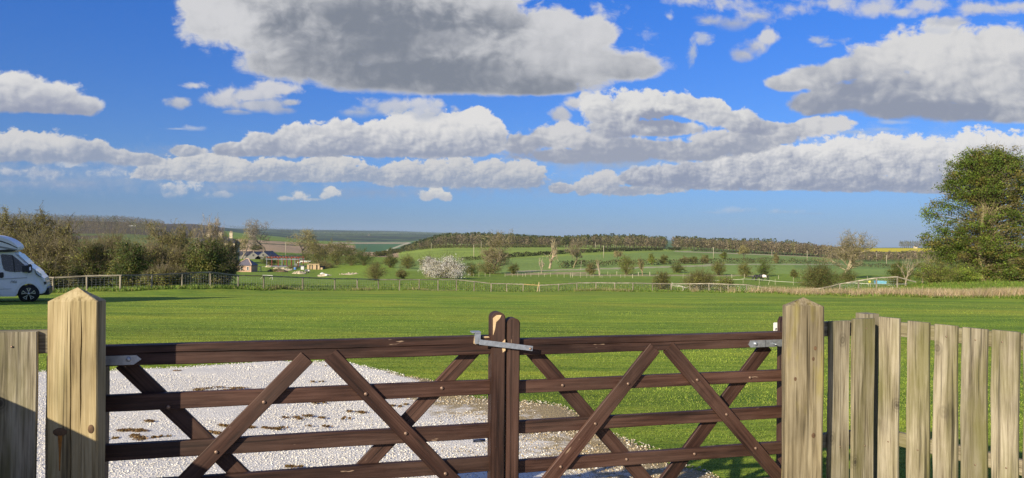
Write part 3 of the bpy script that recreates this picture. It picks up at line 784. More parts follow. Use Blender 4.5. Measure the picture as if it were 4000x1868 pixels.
rp = timber_mesh('gate_post', 1.435, .193, .075, M_MOSSY, top=('pyramid', .045), cracks=[(.012, .1, 1.435, .0035, .015), (.045, .25, 1.2, .0025, .012)], seed=9, bev=.01, waver=.002)
q = EYE + ray(3148, 1300) * 3.70
rp.location = (q.x, q.y + .0375, -.05); rp.rotation_euler = (0, 0, rad(-3))
tag(rp, 'weathered grey gate post with yellow green algae down its left edge', 'gate post', 'gate posts')
for kx, kz in ((.05, 1.22), (.04, 1.165), (-.05, 1.06), (.045, .77)):
    k = mesh_obj('knot', [], [], None, rp)
    bm = bmesh.new(); bmesh.ops.create_uvsphere(bm, u_segments=12, v_segments=8, radius=1, matrix=Matrix.Translation((kx, -.0375, kz)) @ Matrix.Diagonal((.010, .003, .014, 1))); bm.to_mesh(k.data); bm.free(); k.data.materials.append(M_KNOT)

def gate_rail(root, s0, s1, z0, z1, h, t, y, seed, mat=None, crack=False):
    """Rail from (s0,z0) to (s1,z1) (lower edges), h tall, t thick, front at depth y."""
    L = math.hypot(s1 - s0, z1 - z0)
    o = timber_mesh('rail', L, h, t, mat or M_GATEV, root, cracks=[(.008, .1, L - .1, .004, .01)] if crack else (), seed=seed, bev=.003, waver=.0008)
    # stand the piece along the gate: local z -> along, local x -> up
    a = math.atan2(z1 - z0, s1 - s0)
    dx, dz = math.cos(a), math.sin(a)
    m = Matrix(((-dz, 0, dx, s0 - dz * h / 2), (0, 1, 0, y + t / 2), (dx, 0, dz, z0 + dx * h / 2), (0, 0, 0, 1)))
    o.matrix_local = m
    return o

def brace(root, p, q_, w, t, y, seed):
    """Diagonal from (s,z) p to q, centre line, front at depth y."""
    L = math.hypot(q_[0] - p[0], q_[1] - p[1])
    o = timber_mesh('brace', L, w, t, M_GATEV, root, seed=seed, bev=.003, waver=.0008)
    ax = Vector((q_[0] - p[0], 0, q_[1] - p[1])).normalized()
    xx = Vector((ax.z, 0, -ax.x))
    if xx.x < 0: xx = -xx
    yy = ax.cross(xx)
    if yy.y < 0:
        xx = -xx; yy = ax.cross(xx)
    o.matrix_local = Matrix(((xx.x, yy.x, ax.x, p[0]), (xx.y, yy.y, ax.y, y + t / 2), (xx.z, yy.z, ax.z, p[1]), (0, 0, 0, 1)))
    return o

def stud(root, s, z, y, mat=M_RUST, r=.0085):
    o = cyl_mesh('bolt', r, .004, mat, root, (s, y - .002, z), (rad(90), 0, 0), 12, dome=.55)
    return o

gl = empty('gate', G0, YAW)
tag(gl, 'left leaf of the brown wooden gate, the one in front of the white gravel', 'gate', 'leaves of the double gate')
gr = empty('gate', G0, YAW)
tag(gr, 'right leaf of the brown wooden gate, the one hung on the weathered algae stained post', 'gate', 'leaves of the double gate')

RY, RT = .026, .034           # rails are let in behind the face of the uprights
sL1 = gp(1917, 1500)[0]
HT = .088                     # top rails
zt0 = gp(640, 1425, RY - .012)[1]; zt1 = gp(1850, 1386, RY - .012)[1]
zl = (zt0 + zt1) / 2
gate_rail(gl, -.07, sL1, zl, zl, HT, .06, .012, 21, crack=True)
lows = [(gp(640, 1617, RY)[1] + gp(1895, 1527, RY)[1]) / 2, (gp(640, 1815, RY)[1] + gp(1890, 1691, RY)[1]) / 2, gp(1880, 1844, RY)[1]]
step = lows[1] - lows[2]
lows.append(lows[2] - step)
for n, z in enumerate(lows):
    gate_rail(gl, -.06, sL1, z, z, .070, RT, RY, 30 + n)
timber_mesh('hinge_stile', zl + HT - .02 - .08, .05, .07, M_GATEV, gl, seed=4).matrix_local = Matrix.Translation((-.06, .06, .08))
ms = rounded_stile('meeting_stile', 1.365 - .06, .068, .085, M_GATEV, gl, .03)
ms.matrix_local = Matrix.Translation((sL1 + .034, .0425 - .018, .06))
FB, BB = RY - .0225, RY + RT + .0005
def brace_px(root, a, b, front, seed):
    y = FB if front else BB
    brace(root, gp(a[0], a[1], y), gp(b[0], b[1], y), .072, .022, y, seed)
brace_px(gl, (478, 1415), (1020, 1935), False, 51)
brace_px(gl, (1198, 1397), (560, 2050), True, 52)
brace_px(gl, (1290, 1388), (1852, 1965), True, 53)
brace_px(gl, (1855, 1365), (1290, 1966), False, 54)
for px, py, f in ((658, 1590, 0), (1031, 1571, 1), (845, 1766, 1), (1429, 1539, 1), (1585, 1693, 1), (1740, 1850, 1), (1726, 1516, 0)):
    y = FB if f else RY
    s, z = gp(px, py, y); stud(gl, s, z, y)
s0, z0 = gp(395, 1407); s1, z1 = gp(553, 1407, .008)
hs_ = prism('hinge_strap', [(-.06, z1 - .018), (s1 - .03, z1 - .018), (s1, z1 + .004), (s1 - .02, z1 + .022), (-.06, z1 + .022)], .005, .011, M_GALV, gl)
s, z = gp(502, 1404, .005); stud(gl, s, z, .005, M_GALV, .011)
s, z = gp(1850, 1725, .08)
cyl_mesh('drop_bolt', .008, .06, M_GALV, gl, (s + .03, .09, z), (0, rad(90), 0))
# bare wood where the head of the stile has split, and round the catch
s, z = gp(1945, 1300, -.018)
for pts in ([(-.030, 1.338), (-.012, 1.352), (.012, 1.352), (.004, 1.335), (-.014, 1.318), (-.020, 1.28), (-.029, 1.255)], [(.012, 1.215), (.031, 1.235), (.033, 1.18), (.02, 1.17)]):
    prism('bare_patch', [(sL1 + .034 + x, z_) for x, z_ in pts], -.0195, -.0175, M_BARE, gl)
s, z = gp(1855, 1330, .01)
prism('bare_patch', [(s - .006, z - .015), (s + .006, z - .02), (s + .007, z + .02), (s - .003, z + .02)], .0105, .013, M_BARE, gl)
s, z = gp(1900, 1318, .01)
prism('bare_patch', [(s - .018, z - .004), (s + .016, z - .001), (s + .01, z + .004), (s - .018, z + .006)], .0105, .013, M_BARE, gl)
a0 = gp(1845, 1302, -.02); a1 = gp(1880, 1345, -.02)
bk = prism('latch_catch', [(a0[0] + .016, a1[1]), (a1[0], a1[1]), (a1[0], a0[1]), (a0[0] + .016, a0[1])], -.008, .012, M_GALV, gl, .001)
box_mesh('catch_tab', a1[0] - a0[0], .05, .005, M_GALV, gl, ((a0[0] + a1[0]) / 2, .012, a0[1] + .002))

sR0 = gp(1977, 1500)[0]; sR1 = gp(3080, 1500, .08)[0]
zb = (gp(2060, 1380, RY - .012)[1] + gp(3040, 1361, RY - .012)[1]) / 2
gate_rail(gr, sR0 + .066, sR1, zb, zb, .078, .06, .012, 61, crack=True)
lowr = [(gp(2040, 1536, RY)[1] + gp(3060, 1491, RY)[1]) / 2, (gp(2040, 1697, RY)[1] + gp(3060, 1631, RY)[1]) / 2, (gp(2040, 1855, RY)[1] + gp(3062, 1767, RY)[1]) / 2]
step = lowr[1] - lowr[2]
lowr.append(lowr[2] - step)
for n, z in enumerate(lowr):
    gate_rail(gr, sR0 + .066, sR1, z, z, .062, RT, RY, 70 + n)
ms = rounded_stile('meeting_stile', 1.335 - .06, .066, .075, M_GATEV, gr, .028)
ms.matrix_local = Matrix.Translation((sR0 + .033, .0375 - .012, .06))
hst = prism('hinge_stile', [(sR1 - .036, .08), (sR1, .08), (sR1, gp(3060, 1240, .08)[1]), (sR1 - .024, gp(3060, 1241, .08)[1]), (sR1 - .036, gp(3060, 1258, .08)[1])], .0725, .135, M_GATEV, gr)
brace_px(gr, (2075, 1366), (2600, 1965), False, 81)
brace_px(gr, (2560, 1360), (2050, 2000), True, 82)
brace_px(gr, (2614, 1358), (3060, 1880), True, 83)
brace_px(gr, (2998, 1352), (2540, 1965), False, 84)
for px, py, f in ((2197, 1505, 0), (2447, 1794, 0), (2453, 1499, 1), (2325, 1655, 1), (2190, 1823, 1), (2723, 1484, 1), (2837, 1619, 1), (2951, 1751, 1), (2929, 1475, 0), (2712, 1773, 0)):
    y = FB if f else RY
    s, z = gp(px, py, y); stud(gr, s, z, y, r=.0075)
s0, z0 = gp(2925, 1344, .005); s1 = gp(2990, 1344, .005)[0]; s2 = gp(2993, 1344, .005)[0]
prism('hinge_strap', [(s0, z0 - .004), (s0 + .012, z0 + .018), (s1, z0 + .018), (s1, z0 - .019), (s0 + .012, z0 - .019)], .005, .011, M_GALV, gr)
prism('hinge_strap', [(s2, z0 - .019), (s2, z0 + .018), (sR1 + .03, z0 + .019), (sR1 + .03, z0 - .018)], .005, .011, M_GALV, gr)
s, z = gp(2951, 1343, .005); stud(gr, s, z, .005, M_GALV, .010)
s, z = gp(3020, 1343, .005)
cyl_mesh('hinge_pin', .0035, .03, M_GALV, gr, (s, -.01, z), (rad(90), 0, 0), 8)
a = gp(1873, 1338, -.035); b = gp(2081, 1362, -.035)
L = math.hypot(b[0] - a[0], b[1] - a[1]); an = math.atan2(b[1] - a[1], b[0] - a[0])
lb = prism('latch_bar', [(0, -.011), (.02, -.011), (L, -.012), (L, .012), (L * .5, .0135), (0, .014)], -.002, .003, M_GALV, gr, .0008)
lb.matrix_local = Matrix.Translation((a[0], -.034, a[1])) @ Matrix.Rotation(-an, 4, 'Y')
cyl_mesh('latch_pivot', .006, .05, M_RUST, gr, (b[0] - .012, -.014, b[1]), (rad(90), 0, 0), 10)
a0 = gp(3029, 1262, .12); a1 = gp(3046, 1305, .12)
tagp = prism('way_mark', [(a0[0], a1[1] - .02), (a1[0] + .02, a1[1] - .02), (a1[0] + .02, a0[1]), (a0[0] + .004, a0[1]), (a0[0], a0[1] - .004)], .1360, .139, M_WHITE, gr)
tm = bpy.data.meshes.new('mark'); bm = bmesh.new()
cxm, czm = (a0[0] + a1[0]) / 2 + .001, a1[1] + .42 * (a0[1] - a1[1])
for k in range(16):
    t0_, t1_ = 2 * math.pi * k / 16, 2 * math.pi * (k + .99) / 16
    if k in (5, 13): continue
    bm.faces.new([bm.verts.new((cxm + r_ * math.cos(t_), .1352, czm + r_ * 1.15 * math.sin(t_))) for r_, t_ in ((.0035, t0_), (.0058, t0_), (.0058, t1_), (.0035, t1_))])
for x_, z_, w_, h_ in ((-.004, -.013, .0022, .005), (.003, -.013, .003, .004), (.0, 0, .002, .004)):
    bm.faces.new([bm.verts.new((cxm + x_ + a_ * w_, .1352, czm + z_ + b_ * h_)) for a_, b_ in ((-1, -1), (1, -1), (1, 1), (-1, 1))])
bm.to_mesh(tm); bm.free(); tm.materials.append(M_BLACK)
mk = bpy.data.objects.new('printed_mark', tm); COL.objects.link(mk); mk.parent = tagp

# ------------------------------------------------------------------ board fences either side of the gateway
def board(root, p0, p1, z0, z1, t, seed, mat=M_OLD):
    """Upright board whose front spans plan points p0-p1 (front face), z0..z1."""
    d = Vector((p1[0] - p0[0], p1[1] - p0[1], 0)); w = d.length; d.normalize()
    nrm = Vector((-d.y, d.x, 0))
    o = timber_mesh('board', z1 - z0, w, t, mat, root, seed=seed, bev=.003, waver=.0025)
    c = Vector((*p0, 0)) + d * (w / 2) + nrm * (t / 2)
    o.location = (c.x, c.y, z0); o.rotation_euler = (0, 0, math.atan2(d.y, d.x))
    R = random.Random(seed)
    for kz in (z1 - z0 - R.uniform(.045, .06), .62 + R.uniform(-.02, .02)):
        cyl_mesh('nail', .004, .002, M_RUST, o, (R.uniform(-.012, .012), -t / 2 - .001, kz - (0 if kz > .9 else .05)), (rad(90), 0, 0), 8)
    return o

def beam(root, name, p0, p1, z0, z1, t, seed, mat=M_OLD):
    """Horizontal piece whose front spans p0-p1 in plan."""
    d = Vector((p1[0] - p0[0], p1[1] - p0[1], 0)); L_ = d.length; d.normalize()
    nrm = Vector((-d.y, d.x, 0))
    o = timber_mesh(name, L_, z1 - z0, t, mat, root, seed=seed, bev=.003)
    m = Matrix(((0, nrm.x, d.x, p0[0] + nrm.x * t / 2), (0, nrm.y, d.y, p0[1] + nrm.y * t / 2), (1, 0, 0, (z0 + z1) / 2), (0, 0, 0, 1)))
    o.matrix_local = m
    return o

fr = empty('board_fence', (0, 0, 0))
tag(fr, 'weathered pale picket fence turning a corner, beside the algae stained gate post', 'fence', 'picket fences beside the gate')
def P2(px, py, z):
    r = ray(px, py); d = (z - EYE.z) / r.z
    return (r.x * d, d)
ZTOP = 1.29
def on_line(px, a, b):
    """Plan point under photograph column px on the line a-b."""
    u = (px - PW / 2) / F
    dx, dy = b[0] - a[0], b[1] - a[1]
    t_ = (u * a[1] - a[0]) / (dx - u * dy)
    return (a[0] + dx * t_, a[1] + dy * t_)
A0, A1 = (1.716, 3.865), (2.02, 3.975)
B0, B1 = (2.066, 4.02), (2.44, 3.455)
sl = [((3247, 3324), A0, A1, 0), ((3339, 3421), A0, A1, .008), ((3434, 3513), B0, B1, .012), ((3545, 3632), B0, B1, .005), ((3650, 3742), B0, B1, .002), ((3758, 3859), B0, B1, .0), ((3876, 3983), B0, B1, .002), ((4000, 4125), B0, B1, .0), ((4150, 4300), B0, B1, 0), ((4330, 4520), B0, B1, 0)]
for n, ((pa, pb), a, b, dz) in enumerate(sl):
    board(fr, on_line(pa, a, b), on_line(pb, a, b), .04, ZTOP + dz, .022, 100 + n)
def shift(a, b, k):
    d = Vector((b[0] - a[0], b[1] - a[1], 0)).normalized(); nn = Vector((-d.y, d.x, 0)) * k
    return (a[0] + nn.x, a[1] + nn.y), (b[0] + nn.x, b[1] + nn.y)
for zz0, zz1 in ((1.205, 1.283), (.60, .675)):
    a, b = shift((1.60, 3.823), A1, .024); beam(fr, 'rail', a, b, zz0, zz1, .035, 131)
    a, b = shift(B0, (B0[0] + (B1[0] - B0[0]) * 1.75, B0[1] + (B1[1] - B0[1]) * 1.75), .024); beam(fr, 'rail', a, b, zz0 - .003, zz1 - .003, .035, 133)
fp = timber_mesh('post', 1.34, .09, .09, M_OLD, fr, seed=140); fp.location = (2.05, 4.13, -.03); fp.rotation_euler = (0, 0, .3)
fp = timber_mesh('post', 1.28, .09, .09, M_OLD, fr, seed=141); fp.location = (2.86, 3.05, -.03); fp.rotation_euler = (0, 0, -1.0)

fl = empty('board_fence', (0, 0, 0))
tag(fl, 'grey brown board fence beside the pale cracked gate post, half in shade', 'fence', 'picket fences beside the gate')
ux, uy = math.cos(YAW), math.sin(YAW)
La = (-1.888, 2.85)
for n, (s0, s1) in enumerate(((-.155, 0.0), (-.335, -.18), (-.515, -.36))):
    board(fl, (La[0] + ux * s0, La[1] + uy * s0), (La[0] + ux * s1, La[1] + uy * s1), .04, 1.335 - .004 * n, .022, 150 + n, M_OLD)
for zz0, zz1 in ((1.245, 1.338), (.60, .68)):
    a = (La[0] - ux * .53, La[1] - uy * .53); b = (La[0] + ux * .16, La[1] + uy * .16)
    a, b = shift(a, b, .024); beam(fl, 'rail', a, b, zz0, zz1, .04, 160)
fp = timber_mesh('post', 1.25, .075, .075, M_OLD, fl, seed=170); fp.location = (-1.88, 2.985, -.03); fp.rotation_euler = (0, 0, YAW)
Lc = Vector((La[0] - ux * .52, La[1] - uy * .52, 0))
for n in range(16):          # unseen close boarded return towards the viewer, shaped so its shadow falls on the post
    a = Lc - NY * (.135 * (n + 1)); b = Lc - NY * (.135 * n + .0)
    board(fl, (b.x, b.y), (a.x, a.y), .03, 1.278, .022, 180 + n, M_OLD)
# ------------------------------------------------------------------ growing things
def seg_tubes(P0, P1, R0, R1, k=3):
    """Frustums for arrays of segments: verts, quads."""
    P0 = np.asarray(P0, np.float32); P1 = np.asarray(P1, np.float32); R0 = np.asarray(R0, np.float32); R1 = np.asarray(R1, np.float32)
    d = P1 - P0; L = np.linalg.norm(d, axis=1, keepdims=True) + 1e-9; d = d / L
    ref = np.where(np.abs(d[:, 2:3]) > .9, np.array([[1., 0, 0]], np.float32), np.array([[0., 0, 1]], np.float32))
    u = np.cross(d, ref); u /= np.linalg.norm(u, axis=1, keepdims=True) + 1e-9
    w = np.cross(d, u)
    out = []
    for P, R in ((P0, R0), (P1, R1)):
        for j in range(k):
            a = 2 * math.pi * j / k
            out.append(P + (u * math.cos(a) + w * math.sin(a)) * R[:, None])
    Vv = np.stack(out, 1).reshape(-1, 3)
    b = (np.arange(len(P0)) * 2 * k)[:, None]
    q = np.concatenate([np.stack([b[:, 0] + j, b[:, 0] + (j + 1) % k, b[:, 0] + k + (j + 1) % k, b[:, 0] + k + j], 1) for j in range(k)])
    return Vv, q

def leaf_quads(C, size, g, up=.5, aspect=.62):
    """Leaf shaped quads at the points C."""
    n = len(C)
    d = g.normal(size=(n, 3)).astype(np.float32); d /= np.linalg.norm(d, axis=1, keepdims=True)
    m = g.normal(size=(n, 3)).astype(np.float32); m[:, 2] += up * 2
    u = np.cross(d, m); u /= np.linalg.norm(u, axis=1, keepdims=True) + 1e-9
    s = (np.asarray(size) * g.uniform(.6, 1.3, n)).astype(np.float32)[:, None]
    Vv = np.stack([C - d * s, C + u * s * aspect, C + d * s, C - u * s * aspect], 1).reshape(-1, 3)
    q = np.arange(4 * n).reshape(-1, 4)
    return Vv, q

def grow(seed, levels=4, kids=(7, 6, 5, 5), spread=.9, up=.35, trunk=.28, wander=.22, first=.35, ratio=.62, rad0=.035):
    """A branching skeleton about one unit tall: arrays P0, P1, R0, R1, level."""
    R = random.Random(seed)
    segs = []
    def br(p, d, L, r, lv):
        n = 5 if lv == 0 else (4 if lv < 3 else 3)
        q = p; e = d
        pts = [(q, r)]
        for i in range(n):
            e = (e + Vector((R.gauss(0, wander), R.gauss(0, wander), R.gauss(0, wander) + up * .18 * (lv > 0)))).normalized()
            q2 = q + e * (L / n)
            rr = r * (1 - .62 * (i + 1) / n)
            segs.append((q, q2, pts[-1][1], rr, lv))
            q = q2; pts.append((q, rr))
        if lv >= levels: return
        K = kids[min(lv, len(kids) - 1)]
        for k in range(K):
            f = first + (1 - first) * (k + R.random() * .8) / K
            x = min(f, .999) * n; j = int(x)
            pp = pts[j][0].lerp(pts[j + 1][0], x - j)
            az = R.uniform(0, 6.283)
            perp = Vector((math.cos(az), math.sin(az), 0))
            if lv: 
                perp = (perp + Vector((0, 0, R.uniform(-.3, .5)))).normalized()
                perp = (perp - e * perp.dot(e))
                if perp.length < .1: continue
                perp.normalize()
            nd_ = (e * (1 - spread * .55) + perp * spread + Vector((0, 0, up * .5))).normalized()
            br(pp, nd_, L * ratio * R.uniform(.7, 1.15) * (1.15 if lv == 0 else 1), max(pts[j][1] * .6, r * .22), lv + 1)
    br(Vector((0, 0, 0)), Vector((R.gauss(0, .05), R.gauss(0, .05), 1)).normalized(), 1.0 if trunk is None else trunk + .35, rad0, 0)
    P0 = np.array([s[0] for s in segs], np.float32); P1 = np.array([s[1] for s in segs], np.float32)
    return P0, P1, np.array([s[2] for s in segs]), np.array([s[3] for s in segs]), np.array([s[4] for s in segs])

def shade_list(g, n, cols, var=.22, gain=1.0):
    c = np.array(cols, np.float32)[g.integers(0, len(cols), n)]
    return np.clip(c * gain * (1 + g.normal(size=(n, 1)) * var), .004, .9)

BARK_TAN = (.21, .178, .092); BARK_GREY = (.20, .17, .13); BARK_DARK = (.07, .055, .035); BARK_PALE = (.30, .25, .175); BARK_OLIVE = (.165, .15, .058)

def bare_tree(name, base, H, W, seed, label, group=None, bark=BARK_GREY, twig=None, buds=None, nbuds=0, bsize=.05, twig_r=.012, lv=4, cat='tree', **kw):
    g = np.random.default_rng(seed)
    P0, P1, R0, R1, L = grow(seed, levels=lv, **kw)
    allp = np.concatenate([P0, P1])
    zmax = P1[:, 2].max() * .985; rx = np.percentile(np.abs(allp[:, :2] - P0[0, :2]), 98.5)
    sc = np.array([W / 2 / rx, W / 2 / rx, H / zmax], np.float32)
    P0 = P0 * sc; P1 = P1 * sc
    rs = H / zmax
    R0 = np.maximum(R0 * rs * .8, twig_r); R1 = np.maximum(R1 * rs * .8, twig_r * .8)
    root = empty(name, base, 0)
    tag(root, label, cat, group)
    t = L <= 1
    v, q = seg_tubes(P0[t], P1[t], R0[t], R1[t], 6)
    o = np_mesh('trunk', v, q, [4] * len(q), TWIG, root, True); set_tint(o, shade_list(g, 1, [bark], .05).repeat(len(v), 0))
    c = ~t
    v, q = seg_tubes(P0[c], P1[c], R0[c], R1[c], 3)
    tc_ = shade_list(g, int(c.sum()), twig or [bark], .2, 1.45).repeat(6, 0)
    loops = q.ravel(); cnt = [4] * len(q)
    if nbuds:
        tips = P1[L >= lv - 1]
        idx = g.integers(0, len(tips), nbuds)
        C = tips[idx] + g.normal(size=(nbuds, 3)).astype(np.float32) * bsize * 1.6
        v2, q2 = leaf_quads(C, bsize, g, .2)
        loops = np.concatenate([loops, (q2 + len(v)).ravel()]); cnt = cnt + [4] * len(q2)
        v = np.concatenate([v, v2]); tc_ = np.concatenate([tc_, shade_list(g, nbuds, buds, .25, 1.4).repeat(4, 0)])
    o = np_mesh('crown', v, loops, cnt, LEAF if nbuds else TWIG, root); set_tint(o, tc_)
    return root

def bush(name, base, lumps, seed, label, group=None, leaf=((.07, .10, .02),), n_spray=90, per=34, lsize=.07, spray=.32, bark=BARK_OLIVE, twigs=3, twig_len=.5, twig_r=.008, twig_col=None, cat='shrub', flat=.55, trunk_r=.05, stem_frac=.35, hollow=.55, droop=0.0, shape=True):
    """Foliage in sprays held on stems. lumps: ellipsoids (x, y, z, rx, ry, rz) in metres about the base."""
    g = np.random.default_rng(seed)
    lm = np.array(lumps, np.float32)
    wgt = lm[:, 3] * lm[:, 5]; wgt /= wgt.sum()
    k = g.choice(len(lm), n_spray, p=wgt)
    d = g.normal(size=(n_spray, 3)).astype(np.float32); d /= np.linalg.norm(d, axis=1, keepdims=True)
    r = (hollow + (1 - hollow) * g.random((n_spray, 1)) ** .7).astype(np.float32)
    S_ = lm[k, :3] + d * r * lm[k, 3:6]
    S_[:, 2] = np.maximum(S_[:, 2], .08)
    root = empty(name, base, 0); tag(root, label, cat, group)
    # stems: a few main ones, every spray joined to the nearest point inside
    P0, P1, R0, R1 = [], [], [], []
    for s in S_:
        f = g.uniform(.15, stem_frac + .15)
        o_ = np.array([s[0] * .08 + g.normal() * .04, s[1] * .08 + g.normal() * .04, 0 if trunk_r < .12 else s[2] * g.uniform(.62, .92)])
        m_ = np.array([s[0] * .45, s[1] * .45, s[2] * (.62 if trunk_r < .12 else .93)]) + g.normal(size=3) * .06
        r_ = trunk_r * (.25 + .2 * g.random()) if trunk_r < .12 else .035
        P0 += [o_, m_]; P1 += [m_, s]; R0 += [r_, r_ * .6]; R1 += [r_ * .6, twig_r]
    v, q = seg_tubes(P0, P1, R0, R1, 4)
    if trunk_r >= .12:
        top = float(np.percentile(S_[:, 2], 92))
        zz = np.linspace(0, top, 12); wob = np.cumsum(g.normal(size=(12, 2)) * top * .012, 0)
        tp = np.stack([wob[:, 0], wob[:, 1], zz], 1)
        tr = trunk_r * (1 - .8 * zz / top) + trunk_r * .4 * np.exp(-zz / .4)
        v2, q2 = seg_tubes(tp[:-1], tp[1:], tr[:-1], tr[1:], 8)
        q = np.concatenate([q, q2 + len(v)]); v = np.concatenate([v, v2])
    o = np_mesh('trunk' if trunk_r >= .12 else 'stems', v, q, [4] * len(q), TWIG, root, True); set_tint(o, np.tile(np.array(bark, np.float32), (len(v), 1)))
    sp_n = np.clip((per * g.uniform(.4, 1.5, n_spray)), 1, None).astype(int)
    own = np.repeat(np.arange(n_spray), sp_n)
    off = g.normal(size=(len(own), 3)).astype(np.float32) * spray * .5
    off[:, 2] *= flat
    C = S_[own] + off
    C[:, 2] = np.maximum(C[:, 2] - droop * (off[:, 0] ** 2 + off[:, 1] ** 2), .02)
    hue = shade_list(g, n_spray, leaf, .16, 1.75 if leaf[0][0] < .4 else 1.15)
    v, q = leaf_quads(C, lsize, g)
    tint = (hue[own] * (1 + .2 * g.normal(size=(len(own), 1)))).clip(.004, 1).repeat(4, 0)
    if twigs:
        ow = np.repeat(np.arange(n_spray), twigs)
        a = S_[ow] + g.normal(size=(len(ow), 3)) * spray * .15
        out = S_[ow] - lm[k[ow], :3]; out /= np.linalg.norm(out, axis=1, keepdims=True) + 1e-6
        b = a + (out * .7 + g.normal(size=(len(ow), 3)) * .55 + np.array([0, 0, .35])) * twig_len * g.uniform(.5, 1.2, (len(ow), 1))
        v2, q2 = seg_tubes(a, b, np.full(len(ow), twig_r), np.full(len(ow), twig_r * .5), 3)
        q = np.concatenate([q, q2 + len(v)]); v = np.concatenate([v, v2])
        tint = np.concatenate([tint, shade_list(g, len(ow), twig_col or [bark], .2).repeat(6, 0)])
    o = np_mesh('foliage' if cat != 'tree' else 'crown', v, q, [4] * len(q), LEAF, root); set_tint(o, tint)
    return root

def m_at(px_len, d): return px_len * d / F

def px_bush(name, px, pyb, wpx, hpx, seed, label, d=None, **kw):
    """A bush standing where the photograph shows its foot, as wide and tall as it looks there."""
    b = hit(px, pyb) if d is None else on(px, d)
    dd = b.y
    if d is not None:
        topz = (at(px, pyb - hpx, d)).z
        H = topz - b.z
    else: H = m_at(hpx, dd)
    W = m_at(wpx, dd)
    R = random.Random(seed)
    lumps = []
    for i in range(kw.pop('nl', 4)):
        a = R.uniform(-.28, .28)
        hh = R.uniform(.36, .56) * (1 - abs(a) * .5)
        lumps.append((a * W, R.uniform(-.15, .15) * W, H * hh, W * R.uniform(.26, .36), W * .3, H * min(hh, 1 - hh) * R.uniform(.9, 1.0)))
    lumps.append((0, 0, H * .62, W * .24, W * .24, H * .36)); lumps.append((0, 0, H * .33, W * .40, W * .36, H * .30))
    sc = max(W, H)
    kw.setdefault('lsize', max(.045, .00042 * dd)); kw.setdefault('spray', sc * .13); kw.setdefault('twig_len', sc * .14); kw.setdefault('twig_r', max(.008, .00009 * dd))
    return bush(name, b, lumps, seed, label, **kw)

def px_tree(name, px, pyb, wpx, hpx, seed, label, d=None, **kw):
    b = hit(px, pyb) if d is None else on(px, d)
    H = m_at(hpx, b.y) if d is None else at(px, pyb - hpx, d).z - b.z
    kw.setdefault('twig_r', max(.014, .00015 * b.y)); kw.setdefault('bsize', max(.05, .0005 * b.y))
    return bare_tree(name, b, H, m_at(wpx, b.y), seed, label, **kw)

OLIVE = [(.10, .105, .022), (.13, .12, .03), (.075, .085, .02)]
BUDS = [(.18, .17, .04), (.14, .15, .03), (.12, .11, .035)]
DKGREEN = [(.045, .07, .014), (.06, .085, .018), (.035, .055, .014)]
FRESH = [(.12, .17, .018), (.16, .19, .025), (.085, .13, .016)]
BROWN = [(.15, .125, .05), (.12, .11, .038), (.17, .14, .06)]

# big leafy tree at the right
tb = on(3845, 76)
def T_(px, py, rx, rz, yy=0.0):
    c = at(px, py, 76)
    return (c.x - tb.x, yy, c.z - tb.z, m_at(rx, 76), m_at(rx, 76) * .9, m_at(rz, 76))
bush('leafy_tree', tb, [T_(3870, 690, 165, 105), T_(3790, 735, 125, 70), T_(3800, 660, 95, 65), T_(3740, 715, 75, 45), T_(3900, 620, 95, 50), T_(3830, 610, 70, 40), T_(3960, 660, 100, 70), T_(3935, 760, 120, 70), T_(3850, 650, 100, 70), T_(3700, 790, 70, 32, -.5), T_(3640, 835, 55, 26), T_(3760, 860, 130, 60), T_(3900, 870, 150, 70), T_(3700, 930, 100, 55), T_(3800, 960, 150, 70), T_(3930, 980, 140, 90), T_(3670, 980, 70, 50), T_(3740, 1040, 95, 55), T_(3870, 1050, 130, 60), T_(4000, 1000, 120, 110), T_(3910, 1075, 110, 45), T_(4030, 1080, 100, 45), T_(4060, 820, 110, 110), T_(4080, 700, 80, 90)],
     301, 'tall leafy green tree in spring leaf at the right edge of the field', leaf=[(.068, .098, .012), (.085, .108, .016), (.048, .075, .010), (.10, .085, .02)], n_spray=1500, per=62, lsize=.088, spray=.68, flat=.55, bark=BARK_TAN, twigs=3, twig_len=.55, twig_r=.010, twig_col=[(.20, .13, .05), (.16, .12, .06)], cat='tree', trunk_r=.26, stem_frac=.75, hollow=.35, droop=.25)
px_bush('bush', 3655, 1100, 170, 85, 302, 'dense olive green bush at the foot of the tall leafy tree', d=66, leaf=OLIVE + FRESH[:1], n_spray=200, per=45, bark=BARK_OLIVE)
px_bush('bush', 3770, 1105, 130, 62, 303, 'bright green bush under the lowest boughs of the tall leafy tree', d=68, leaf=FRESH, n_spray=180, per=40)
px_bush('bush', 3510, 1102, 90, 82, 305, 'dark evergreen looking bush at the end of the rail fence, behind two pale bare saplings', d=70, leaf=DKGREEN + OLIVE, n_spray=150, per=40)
px_tree('sapling', 3540, 1105, 95, 130, 306, 'bare sapling with whitish stems in front of the dark bush', d=66, bark=BARK_PALE, twig=[BARK_TAN, BARK_GREY], twig_r=.010, lv=3, kids=(6, 5, 4), spread=.55, first=.2)
px_tree('sapling', 3605, 1100, 90, 120, 307, 'pale bare sapling rising behind the olive bush near the leafy tree', d=72, bark=BARK_PALE, twig=[BARK_TAN, BARK_GREY], twig_r=.010, lv=3, kids=(7, 5, 4), spread=.55, first=.2)

